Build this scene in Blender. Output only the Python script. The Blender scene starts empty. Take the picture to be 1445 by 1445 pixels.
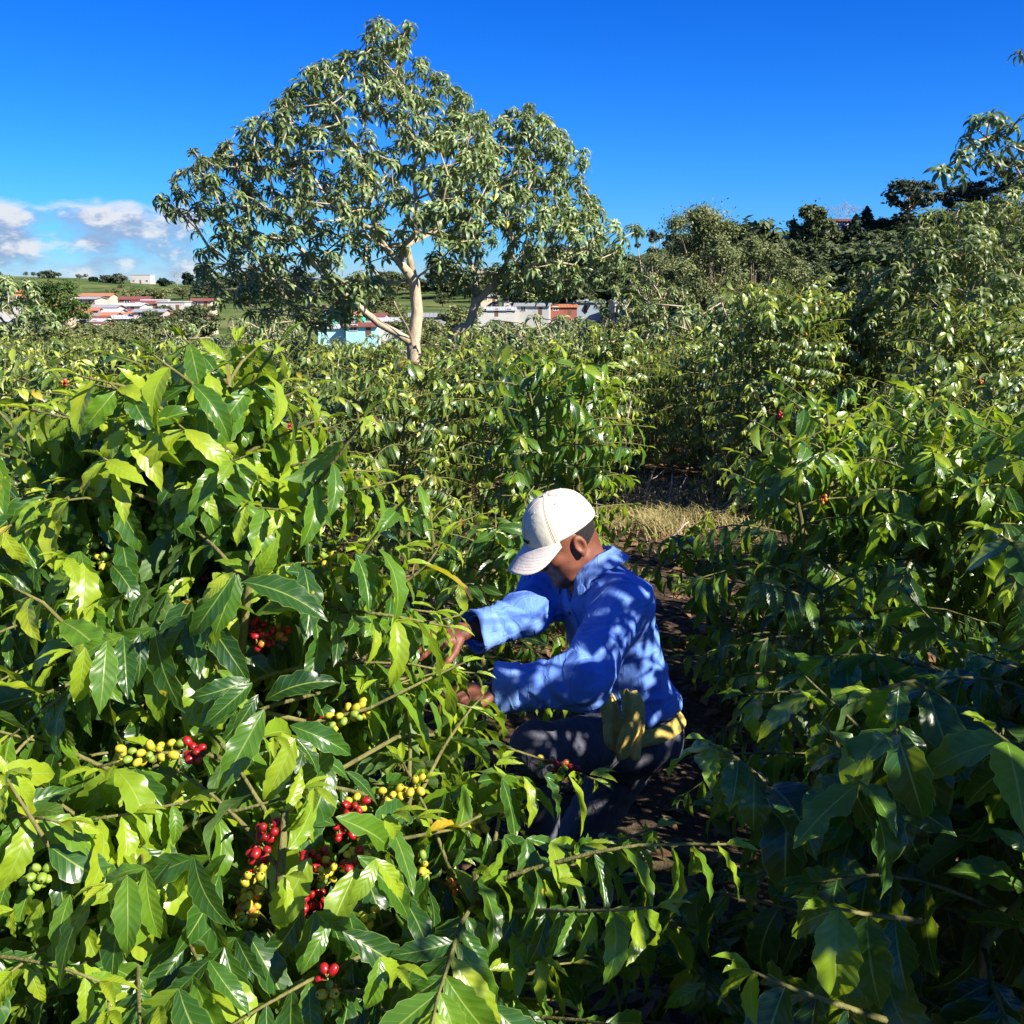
import bpy, math, random
import numpy as np
from mathutils import Vector, Matrix

SC = bpy.context.scene
COL = SC.collection
rad = math.radians

# ---------------------------------------------------------------- camera, world, sun, exposure
CAM = np.array([0.0, 0.0, 1.9]); PITCH = rad(12.2); FPX = 1449.0
cd = bpy.data.cameras.new('camera'); co = bpy.data.objects.new('camera', cd); COL.objects.link(co)
co.location = CAM; co.rotation_euler = (rad(90) - PITCH, 0, 0)
cd.sensor_width = 36; cd.lens = 36 * FPX / 1445.0; cd.clip_start = 0.05; cd.clip_end = 9000
SC.camera = co

SUN_EL = rad(36); SUN_AZ = rad(123)                      # azimuth clockwise from +Y (straight ahead)
S = np.array([math.sin(SUN_AZ) * math.cos(SUN_EL), math.cos(SUN_AZ) * math.cos(SUN_EL), math.sin(SUN_EL)])
sd = bpy.data.lights.new('sun', 'SUN'); so = bpy.data.objects.new('sun', sd); COL.objects.link(so)
sd.energy = 5.0; sd.angle = rad(0.45); sd.color = (1.0, 0.93, 0.82)
so.rotation_euler = Vector(S).to_track_quat('Z', 'Y').to_euler()
so.location = (30, -12, 30)

SC.view_settings.view_transform = 'Standard'; SC.view_settings.look = 'None'
SC.view_settings.exposure = 1.25; SC.view_settings.gamma = 1.0
SC.view_settings.use_curve_mapping = False
try:
    SC.cycles.max_bounces = 8; SC.cycles.transmission_bounces = 6; SC.cycles.diffuse_bounces = 3
    SC.cycles.use_denoising = True
    SC.cycles.sample_clamp_indirect = 6.0
except Exception:
    pass

W = bpy.data.worlds.new('World'); SC.world = W; W.use_nodes = True

class NT:
    """tiny node-tree writer"""
    def __init__(s, tree):
        s.t = tree; s.n = tree.nodes; s.l = tree.links
    def new(s, typ, **kw):
        n = s.n.new(typ)
        for k, v in kw.items(): setattr(n, k, v)
        return n
    def link(s, a, b): s.l.new(a, b)
    def put(s, sock, v):
        if hasattr(v, 'is_output') or isinstance(v, bpy.types.NodeSocket): s.l.new(v, sock)
        elif v is not None:
            if isinstance(v, tuple) and len(v) == 3 and sock.type == 'RGBA': v = v + (1,)
            sock.default_value = v
    def math(s, op, a, b=None, c=None, clamp=False):
        n = s.n.new('ShaderNodeMath'); n.operation = op; n.use_clamp = clamp
        s.put(n.inputs[0], a)
        if b is not None: s.put(n.inputs[1], b)
        if c is not None: s.put(n.inputs[2], c)
        return n.outputs[0]
    def vmath(s, op, a, b=None):
        n = s.n.new('ShaderNodeVectorMath'); n.operation = op
        s.put(n.inputs[0], a)
        if b is not None: s.put(n.inputs[1], b)
        return n.outputs[0]
    def mix(s, f, a, b, blend='MIX'):
        n = s.n.new('ShaderNodeMix'); n.data_type = 'RGBA'; n.blend_type = blend
        s.put(n.inputs[0], f); s.put(n.inputs[6], a); s.put(n.inputs[7], b)
        return n.outputs[2]
    def ramp(s, f, stops, interp='LINEAR'):
        n = s.n.new('ShaderNodeValToRGB'); r = n.color_ramp; r.interpolation = interp
        while len(r.elements) < len(stops): r.elements.new(0.5)
        for e, (p, c) in zip(r.elements, stops):
            e.position = p; e.color = (c if isinstance(c, tuple) else (c, c, c)) + (1,)
        s.put(n.inputs[0], f)
        return n.outputs[0]
    def noise(s, vec, scale, detail=3, rough=0.5, dist=0.0):
        n = s.n.new('ShaderNodeTexNoise'); n.inputs['Scale'].default_value = scale
        n.inputs['Detail'].default_value = detail; n.inputs['Roughness'].default_value = rough
        n.inputs['Distortion'].default_value = dist
        if vec is not None: s.link(vec, n.inputs['Vector'])
        return n.outputs[0]
    def maprange(s, v, a, b, c=0.0, d=1.0, smooth=True):
        n = s.n.new('ShaderNodeMapRange'); n.interpolation_type = 'SMOOTHSTEP' if smooth else 'LINEAR'
        s.put(n.inputs[0], v)
        for i, x in enumerate((a, b, c, d)): n.inputs[i + 1].default_value = x
        return n.outputs[0]
    def bump(s, h, strength=0.3, dist=0.01):
        n = s.n.new('ShaderNodeBump'); n.inputs['Strength'].default_value = strength
        n.inputs['Distance'].default_value = dist; s.link(h, n.inputs['Height'])
        return n.outputs[0]

CLOUD_SEED = 0.4
def build_world():
    t = NT(W.node_tree); t.n.clear()
    out = t.new('ShaderNodeOutputWorld'); bg = t.new('ShaderNodeBackground')
    sky = t.new('ShaderNodeTexSky', sky_type='NISHITA')
    sky.sun_disc = False; sky.sun_elevation = SUN_EL; sky.sun_rotation = SUN_AZ
    sky.altitude = 1300; sky.air_density = 1.0; sky.dust_density = 0.2; sky.ozone_density = 3.0
    hs = t.new('ShaderNodeHueSaturation'); hs.inputs['Saturation'].default_value = 1.3
    hs.inputs['Value'].default_value = 1.0
    t.link(sky.outputs[0], hs.inputs['Color'])
    tc = t.new('ShaderNodeTexCoord'); D = tc.outputs['Generated']
    sx = t.new('ShaderNodeSeparateXYZ'); t.link(D, sx.inputs[0])
    X, Y, Z = sx.outputs
    az = t.math('ARCTAN2', X, Y)                           # azimuth from straight ahead, radians
    # banks of low cumulus over the western horizon: lit tops, blue-grey flat undersides
    def cloud(off, scale, seed):
        cx = t.new('ShaderNodeCombineXYZ'); t.put(cx.inputs[0], t.math('ADD', az, seed)); t.put(cx.inputs[1], t.math('MULTIPLY', t.math('ADD', Z, off), 2.1)); t.put(cx.inputs[2], seed)
        return t.math('ADD', t.math('MULTIPLY', t.noise(cx.outputs[0], scale, 1, 0.5, 0.0), .62), t.math('MULTIPLY', t.noise(cx.outputs[0], scale * 3.1, 6, 0.6, 0.3), .40))
    left = t.maprange(az, -0.19, -0.31, 0, 1)
    band = t.math('MULTIPLY', t.maprange(Z, 0.105, 0.060, 0, 1), left)
    n1 = cloud(0.0, 11.0, CLOUD_SEED); n2 = cloud(0.016, 11.0, CLOUD_SEED)
    dens = t.math('ADD', n1, t.math('MULTIPLY', t.math('SUBTRACT', band, 1.0), 0.5))
    cl = t.maprange(dens, 0.40, 0.60, 0, 1)
    hz = t.math('MULTIPLY', t.maprange(Z, 0.040, 0.0, 0, 0.7), t.maprange(az, 0.25, -0.15, 0, 1))
    shade = t.maprange(t.math('SUBTRACT', n2, n1), -0.06, 0.05, 0, 1)
    ccol = t.mix(shade, (3.9, 4.0, 4.2), (1.5, 2.15, 3.3))
    tint = t.ramp(t.math('MULTIPLY', Z, 1.0), [(0.0, (0.20, .40, .62)), (0.05, (0.18, .43, .74)), (0.11, (0.14, .45, .88)), (0.30, (0.042, .37, .90)), (0.6, (0.025, .30, .80))])
    base = t.mix(1.0, hs.outputs[0], tint, 'MULTIPLY')
    c = t.mix(hz, base, (2.8, 3.3, 4.4))
    c = t.mix(t.math('MULTIPLY', cl, 0.95), c, ccol)
    t.link(c, bg.inputs['Color']); bg.inputs['Strength'].default_value = 0.088
    t.link(bg.outputs[0], out.inputs[0])
build_world()

# ---------------------------------------------------------------- small helpers
cp, sp = math.cos(PITCH), math.sin(PITCH)
def P(px, py, Y):
    """the point at distance Y ahead that the photograph shows at (px, py)"""
    a = (px - 722.5) / FPX; b = -(py - 722.5) / FPX
    d = np.array([a, cp + b * sp, -sp + b * cp])
    return CAM + d * (Y / d[1])
def proj(p):
    q = np.asarray(p, float) - CAM
    dep = q[..., 1] * cp - q[..., 2] * sp
    up = q[..., 1] * sp + q[..., 2] * cp
    dep_ = np.where(np.abs(dep) < 1e-6, 1e-6, dep)
    return 722.5 + FPX * q[..., 0] / dep_, 722.5 - FPX * up / dep_, dep
def in_poly(x, y, poly):
    c = np.zeros(np.shape(x), bool); n = len(poly); j = n - 1
    for i in range(n):
        xi, yi = poly[i]; xj, yj = poly[j]
        if yi != yj:
            c ^= ((yi > y) != (yj > y)) & (x < (xj - xi) * (y - yi) / (yj - yi) + xi)
        j = i
    return c
def nrmz(v): return v / np.maximum(np.linalg.norm(v, axis=-1, keepdims=True), 1e-9)
def smooth(a, b, x):
    t = np.clip((x - a) / (b - a), 0, 1); return t * t * (3 - 2 * t)
def terrain(x, y):
    x = np.asarray(x, float); y = np.asarray(y, float)
    z = -9.0 * np.clip((y - 6) / 200, 0, 1)
    z = z + 4.6 * smooth(235, 370, y) + 11.5 * smooth(390, 620, y)                       # town slope, then the western ridge
    z = z + 28.2 * smooth(130, 300, y) * smooth(22, 118, x) * smooth(900, 500, y)        # hill on the right
    z = z + (2.2 * np.sin(x * .017 + 1.0) + 1.4 * np.sin(x * .041 + .3)) * smooth(380, 600, y)
    z = z - 34 * smooth(680, 1500, y)
    z = z + 0.05 * np.sin(x * 1.3 + 0.7) * np.sin(y * 1.1 + 0.3) * smooth(60, 5, y)
    return z

def link(name, data, parent=None):
    o = bpy.data.objects.new(name, data); COL.objects.link(o)
    if parent is not None: o.parent = parent
    return o
def tag(o, label=None, cat=None, group=None, kind=None):
    if label: o['label'] = label
    if cat: o['category'] = cat
    if group: o['group'] = group
    if kind: o['kind'] = kind
    return o
def empty(name, loc, label=None, cat=None, group=None):
    o = link(name, None); o.location = tuple(loc); o.empty_display_size = 0.1
    return tag(o, label, cat, group)
def copy_tree(o, loc=None, rz=0.0, scale=None, label=None, group=None):
    def cp_(q, par):
        c = q.copy(); COL.objects.link(c); c.parent = par
        for ch in list(q.children): cp_(ch, c)
        return c
    r = cp_(o, None)
    if loc is not None: r.location = tuple(loc)
    r.rotation_euler = (0, 0, rz)
    if scale: r.scale = scale if isinstance(scale, tuple) else (scale,) * 3
    if label: r['label'] = label
    if group: r['group'] = group
    return r

def np_mesh(name, verts, faces, mats, smooth_=True, uv=None, tint=None, mat_idx=None):
    """verts (n,3); faces (m,k) array; uv per loop (m*k,2); tint per vertex"""
    me = bpy.data.meshes.new(name)
    verts = np.asarray(verts, np.float32); faces = np.asarray(faces, np.int32)
    m, k = faces.shape
    me.vertices.add(len(verts)); me.vertices.foreach_set('co', verts.ravel())
    me.loops.add(m * k); me.loops.foreach_set('vertex_index', faces.ravel())
    me.polygons.add(m); me.polygons.foreach_set('loop_start', np.arange(m, dtype=np.int32) * k)
    try: me.polygons.foreach_set('loop_total', np.full(m, k, np.int32))
    except Exception: pass
    if smooth_: me.polygons.foreach_set('use_smooth', np.ones(m, bool))
    if uv is not None:
        l = me.uv_layers.new(name='UVMap'); l.data.foreach_set('uv', np.asarray(uv, np.float32).ravel())
    if tint is not None:
        a = me.attributes.new('tint', 'FLOAT', 'POINT'); a.data.foreach_set('value', np.asarray(tint, np.float32).ravel())
    for mt in (mats if isinstance(mats, (list, tuple)) else [mats]): me.materials.append(mt)
    if mat_idx is not None: me.polygons.foreach_set('material_index', np.asarray(mat_idx, np.int32))
    me.update(calc_edges=True)
    return me

class MB:
    """collects polygons with any number of corners, one material index per face"""
    def __init__(s): s.v = []; s.f = []; s.m = []
    def add(s, v, f, m=0):
        o = len(s.v); s.v += [tuple(map(float, q)) for q in v]; s.f += [tuple(i + o for i in q) for q in f]; s.m += [m] * len(f)
    def box(s, c, size, m=0, rz=0.0, M=None):
        x, y, z = [q / 2 for q in size]
        vs = [(-x,-y,-z),(x,-y,-z),(x,y,-z),(-x,y,-z),(-x,-y,z),(x,-y,z),(x,y,z),(-x,y,z)]
        ca, sa = math.cos(rz), math.sin(rz)
        vs = [(c[0] + a*ca - b*sa, c[1] + a*sa + b*ca, c[2] + d) for a, b, d in vs]
        s.add(vs, [(0,3,2,1),(4,5,6,7),(0,1,5,4),(1,2,6,5),(2,3,7,6),(3,0,4,7)], m)
    def tube(s, pts, rads, n=6, m=0, cap=True):
        pts = np.asarray(pts, float); k = len(pts)
        rads = np.broadcast_to(np.asarray(rads, float), (k,))
        t = np.gradient(pts, axis=0); t = nrmz(t)
        ref = np.array([0.3, 0.2, 1.0]) if abs(t[0][2]) < 0.8 else np.array([1.0, 0.1, 0.2])
        a0 = nrmz(np.cross(t[0], ref)); vs = []
        for i in range(k):
            a0 = nrmz(a0 - t[i] * np.dot(a0, t[i])); b0 = np.cross(t[i], a0)
            for j in range(n):
                an = 2 * math.pi * j / n
                vs.append(pts[i] + rads[i] * (a0 * math.cos(an) + b0 * math.sin(an)))
        fs = [(i*n+j, i*n+(j+1) % n, (i+1)*n+(j+1) % n, (i+1)*n+j) for i in range(k-1) for j in range(n)]
        if cap: fs.append(tuple((k-1)*n+j for j in range(n))); fs.append(tuple(n-1-j for j in range(n)))
        s.add(vs, fs, m)
    def build(s, name, mats, parent=None, smooth_=False):
        me = bpy.data.meshes.new(name); me.from_pydata(s.v, [], s.f)
        for mt in (mats if isinstance(mats, (list, tuple)) else [mats]): me.materials.append(mt)
        me.polygons.foreach_set('material_index', np.array(s.m, np.int32))
        if smooth_: me.polygons.foreach_set('use_smooth', np.ones(len(s.f), bool))
        me.update(); return link(name, me, parent)

# ---------------------------------------------------------------- materials
MATS = {}
def mat(name):
    m = bpy.data.materials.new(name); m.use_nodes = True
    t = NT(m.node_tree); t.n.clear()
    out = t.new('ShaderNodeOutputMaterial')
    return m, t, out
def principled(t, color, rough=0.6, spec=0.4, normal=None, coat=0.0, **kw):
    b = t.new('ShaderNodeBsdfPrincipled')
    t.put(b.inputs['Base Color'], color); t.put(b.inputs['Roughness'], rough)
    b.inputs['Specular IOR Level'].default_value = spec
    if coat: b.inputs['Coat Weight'].default_value = coat; b.inputs['Coat Roughness'].default_value = 0.25
    if normal is not None: t.link(normal, b.inputs['Normal'])
    for k, v in kw.items(): t.put(b.inputs[k.replace('_', ' ')], v)
    return b.outputs[0]

def leaf_material(name, stops, back, trans, trans_amt=0.32, rough=0.34, spec=0.5, veins=9.0, rib=(0.30, 0.40, 0.08), bump=0.35, margin=0.5, spots=True):
    m, t, out = mat(name)
    at = t.new('ShaderNodeAttribute'); at.attribute_name = 'tint'; T = at.outputs['Fac']
    uv = t.new('ShaderNodeUVMap'); su = t.new('ShaderNodeSeparateXYZ'); t.link(uv.outputs[0], su.inputs[0])
    u, v = su.outputs[0], su.outputs[1]
    au = t.math('ABSOLUTE', t.math('MULTIPLY', t.math('SUBTRACT', u, 0.5), 2.0))
    geo = t.new('ShaderNodeNewGeometry'); oc = t.new('ShaderNodeTexCoord')
    nz = t.noise(oc.outputs['Object'], 9.0, 3)
    fine = t.noise(oc.outputs['Object'], 70.0, 2)
    tt = t.math('ADD', T, t.math('MULTIPLY', t.math('SUBTRACT', nz, 0.5), 0.16))
    c = t.ramp(tt, stops)
    c = t.mix(t.math('MULTIPLY', t.math('SUBTRACT', fine, 0.35), 0.5), c, t.mix(0.45, c, (0.0, 0.01, 0.0)))
    # lateral veins: saw-tooth ridges running obliquely from the midrib
    ph = t.math('FRACT', t.math('SUBTRACT', t.math('MULTIPLY', v, veins), t.math('MULTIPLY', au, veins * 0.17)))
    tri = t.math('ABSOLUTE', t.math('SUBTRACT', ph, 0.5))
    vein = t.maprange(tri, 0.5, 0.42, 1, 0)
    ribm = t.maprange(au, 0.075, 0.02, 0, 1)
    c = t.mix(t.math('MULTIPLY', vein, 0.22), c, rib)
    c = t.mix(t.math('MULTIPLY', ribm, 0.75), c, rib)
    c = t.mix(t.math('MULTIPLY', t.maprange(au, 0.93, 0.99, 0, 1), margin), c, rib)
    if spots:
        sp_ = t.noise(oc.outputs['Object'], 23.0, 2)
        c = t.mix(t.maprange(sp_, 0.700, 0.725, 0, 0.8), c, (0.42, 0.36, 0.03))
        c = t.mix(t.maprange(sp_, 0.735, 0.755, 0, 0.9), c, (0.09, 0.035, 0.012))
        # old leaves brown from the tip
        brown = t.math('MULTIPLY', t.maprange(T, 0.9, 0.97, 0, 1), t.maprange(t.math('ADD', v, t.math('MULTIPLY', nz, 0.5)), 0.95, 1.05, 0, 1))
        c = t.mix(brown, c, (0.11, 0.03, 0.012))
    cb = t.mix(0.55, c, back)
    cc = t.mix(geo.outputs['Backfacing'], c, cb)
    h = t.math('ADD', t.math('MULTIPLY', tri, 1.0), t.math('MULTIPLY', ribm, -0.6))
    h = t.math('ADD', h, t.math('MULTIPLY', fine, 0.12))
    nb = t.bump(h, bump, 0.0022)
    r = t.math('ADD', t.math('MULTIPLY', geo.outputs['Backfacing'], 0.25), t.math('ADD', rough - 0.08, t.math('MULTIPLY', nz, 0.16)))
    d = principled(t, cc, r, spec, nb)
    tr = t.new('ShaderNodeBsdfTranslucent')
    t.put(tr.inputs[0], t.mix(0.55, t.mix(1.0, c, (2.3, 2.3, 1.3), 'MULTIPLY'), trans)); t.link(nb, tr.inputs['Normal'])
    mx = t.new('ShaderNodeMixShader'); mx.inputs[0].default_value = trans_amt
    t.link(d, mx.inputs[1]); t.link(tr.outputs[0], mx.inputs[2]); t.link(mx.outputs[0], out.inputs[0])
    m.use_backface_culling = False
    return m

COFFEE_FAR = leaf_material('far_coffee_leaf', [(0.0, (0.020, 0.056, 0.014)), (0.38, (0.074, 0.140, 0.024)), (0.62, (0.180, 0.250, 0.034)), (0.84, (0.35, 0.42, 0.045)), (0.95, (0.46, 0.38, 0.04)), (1.0, (0.48, 0.26, 0.03))],
                       (0.13, 0.17, 0.07), (0.36, 0.42, 0.05), 0.24, rough=0.33, spec=0.6)  # paler, less saturated leaf colours for the bushes farther off
COFFEE = leaf_material('coffee_leaf', [(0.0, (0.010, 0.046, 0.011)), (0.38, (0.038, 0.115, 0.014)), (0.62, (0.110, 0.225, 0.014)), (0.84, (0.26, 0.36, 0.018)), (0.95, (0.48, 0.42, 0.02)), (1.0, (0.50, 0.34, 0.02))],
                       (0.10, 0.17, 0.05), (0.42, 0.54, 0.02), 0.34, rough=.31, spec=.6)
OLIVELEAF = leaf_material('olive_daisy_leaf', [(0.0, (0.045, 0.085, 0.022)), (0.4, (0.125, 0.180, 0.045)), (0.7, (0.28, 0.33, 0.11)), (0.9, (0.44, 0.47, 0.20)), (1.0, (0.5, 0.4, 0.05))],
                         (0.22, 0.26, 0.11), (0.26, 0.32, 0.05), 0.22, rough=0.42, veins=7.0, rib=(0.28, 0.34, 0.12), bump=0.25, spots=False)
GREYLEAF = leaf_material('daisy_tree_leaf', [(0.0, (0.060, 0.110, 0.042)), (0.4, (0.175, 0.250, 0.080)), (0.7, (0.37, 0.45, 0.18)), (0.9, (0.52, 0.57, 0.31)), (1.0, (0.55, 0.46, 0.05))],
                         (0.22, 0.25, 0.14), (0.20, 0.27, 0.05), 0.18, rough=0.42, veins=7.0, rib=(0.28, 0.32, 0.14), bump=0.25, spots=False)
def clump_mat(name, c0, c1, trans=0.15):
    m, t, out = mat(name)
    at = t.new('ShaderNodeAttribute'); at.attribute_name = 'tint'
    oc = t.new('ShaderNodeTexCoord'); nz = t.noise(oc.outputs['Object'], 0.9, 3)
    f = t.math('ADD', at.outputs['Fac'], t.math('MULTIPLY', t.math('SUBTRACT', nz, 0.5), 0.9))
    c = t.ramp(f, [(0.0, c0), (1.0, c1)])
    d = principled(t, c, 0.55, 0.3)
    tr = t.new('ShaderNodeBsdfTranslucent'); t.link(c, tr.inputs[0])
    mx = t.new('ShaderNodeMixShader'); mx.inputs[0].default_value = trans
    t.link(d, mx.inputs[1]); t.link(tr.outputs[0], mx.inputs[2]); t.link(mx.outputs[0], out.inputs[0])
    return m
CL_DARK = clump_mat('dark_crown', (0.028, 0.050, 0.018), (0.140, 0.170, 0.058))
CL_OLIVE = clump_mat('olive_crown', (0.065, 0.098, 0.028), (0.26, 0.275, 0.10))
CL_GREEN = clump_mat('green_crown', (0.025, 0.065, 0.012), (0.110, 0.170, 0.025))
CL_CON = clump_mat('conifer_crown', (0.008, 0.026, 0.016), (0.030, 0.062, 0.030))
CL_GREY = clump_mat('eucalyptus_crown', (0.025, 0.045, 0.028), (0.100, 0.120, 0.070))
CL_BRIGHT = clump_mat('bright_crown', (0.06, 0.14, 0.01), (0.16, 0.28, 0.02))

def bark(name, c0, c1, scale=6.0, rough=0.85, stretch=0.35):
    m, t, out = mat(name)
    oc = t.new('ShaderNodeTexCoord'); mp = t.new('ShaderNodeMapping'); mp.inputs['Scale'].default_value = (1, 1, stretch)
    t.link(oc.outputs['Object'], mp.inputs[0])
    n = t.noise(mp.outputs[0], scale, 5, 0.6); n2 = t.noise(mp.outputs[0], scale * 7, 4, 0.6)
    f = t.math('ADD', t.math('MULTIPLY', n, 0.7), t.math('MULTIPLY', n2, 0.4))
    c = t.ramp(f, [(0.38, c0), (0.68, c1)])
    t.link(principled(t, c, rough, 0.2, t.bump(f, 0.7, 0.02)), out.inputs[0])
    return m
BARK_PALE = bark('pale_bark', (0.24, 0.185, 0.12), (0.52, 0.43, 0.30), 5.0)
BARK_DARK = bark('dark_bark', (0.05, 0.035, 0.022), (0.15, 0.11, 0.075), 6.0)
BARK_TWIG = bark('coffee_twig', (0.07, 0.070, 0.02), (0.19, 0.175, 0.06), 14.0)
BARK_GREEN = bark('green_twig', (0.14, 0.17, 0.03), (0.27, 0.31, 0.07), 14.0, 0.5)
BARK_DEAD = bark('dead_wood', (0.20, 0.15, 0.11), (0.45, 0.36, 0.28), 10.0)
BARK_EUC = bark('eucalyptus_bark', (0.30, 0.20, 0.13), (0.52, 0.40, 0.28), 2.0)

def plain(name, col, rough=0.6, var=0.25, scale=8.0, spec=0.3, bump=0.0, bscale=60.0, dirt=None):
    m, t, out = mat(name)
    oc = t.new('ShaderNodeTexCoord'); n = t.noise(oc.outputs['Object'], scale, 4, 0.6)
    c = t.mix(t.math('MULTIPLY', n, 2 * var), col, tuple(x * 0.45 for x in col))
    if dirt is not None:
        n3 = t.noise(oc.outputs['Object'], scale * 2.7, 5, 0.65)
        c = t.mix(t.maprange(n3, 0.55, 0.75, 0, 0.5), c, dirt)
    nb = t.bump(t.noise(oc.outputs['Object'], bscale, 3), bump, 0.01) if bump else None
    t.link(principled(t, c, rough, spec, nb), out.inputs[0])
    return m
CH_RED = plain('ripe_cherry', (0.36, 0.010, 0.014), 0.33, 0.30, 60.0, 0.5)
CH_YEL = plain('ripening_cherry', (0.52, 0.42, 0.03), 0.36, 0.22, 60.0, 0.5)
CH_GRN = plain('green_cherry', (0.22, 0.33, 0.04), 0.30, 0.22, 60.0, 0.5)
CH_ORG = plain('turning_cherry', (0.50, 0.17, 0.03), 0.26, 0.25, 60.0, 0.5)
CH_SCAR = plain('cherry_end_scar', (0.06, 0.03, 0.015), 0.7, 0.3, 60.0, 0.2)
CH = [CH_RED, CH_YEL, CH_GRN, CH_ORG]

def ground_mat():
    m, t, out = mat('farm_soil')
    ge = t.new('ShaderNodeNewGeometry'); p = ge.outputs['Position']
    sx = t.new('ShaderNodeSeparateXYZ'); t.link(p, sx.inputs[0])
    n = t.noise(p, 1.7, 6, 0.62); n2 = t.noise(p, 26.0, 5, 0.7); n3 = t.noise(p, 0.045, 5, 0.6); n4 = t.noise(p, 0.6, 5, 0.7)
    soil = t.ramp(n2, [(0.30, (0.016, 0.011, 0.007)), (0.55, (0.065, 0.045, 0.028)), (0.72, (0.20, 0.145, 0.09))])
    soil = t.mix(t.maprange(n, 0.50, 0.66, 0, 0.55), soil, (0.17, 0.145, 0.06))
    grass = t.ramp(t.math('ADD', t.math('MULTIPLY', n3, 0.75), t.math('MULTIPLY', n4, 0.35)), [(0.40, (0.022, 0.048, 0.012)), (0.52, (0.070, 0.110, 0.025)), (0.62, (0.125, 0.150, 0.045)), (0.72, (0.19, 0.17, 0.07))])
    c = t.mix(t.maprange(sx.outputs[1], 16, 40, 0, 1), soil, grass)
    t.link(principled(t, c, 0.95, 0.1, t.bump(t.math('ADD', n, n2), 0.8, 0.03)), out.inputs[0])
    return m
SOIL = ground_mat()
# ---------------------------------------------------------------- leaves
class Leaves:
    def __init__(s): s.d = {k: [] for k in 'pos dir nrm L W droop fold wave tint'.split()}
    def add(s, pos, dir_, nrm, L, W, droop, fold, wave, tint):
        d = s.d; d['pos'].append(pos); d['dir'].append(dir_); d['nrm'].append(nrm); d['L'].append(L); d['W'].append(W)
        d['droop'].append(droop); d['fold'].append(fold); d['wave'].append(wave); d['tint'].append(tint)
    def arr(s): return {k: np.array(v, float) for k, v in s.d.items()}
def leaf_mids(a): return a['pos'] + nrmz(a['dir'] - 0.4 * a['nrm'] * np.sin(a['droop'] * 0.6)[:, None]) * (a['L'] * 0.5)[:, None]
def sel(a, keep): return {k: v[keep] for k, v in a.items()}
def cat(*aa): return {k: np.concatenate([a[k] for a in aa]) for k in aa[0]}

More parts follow.
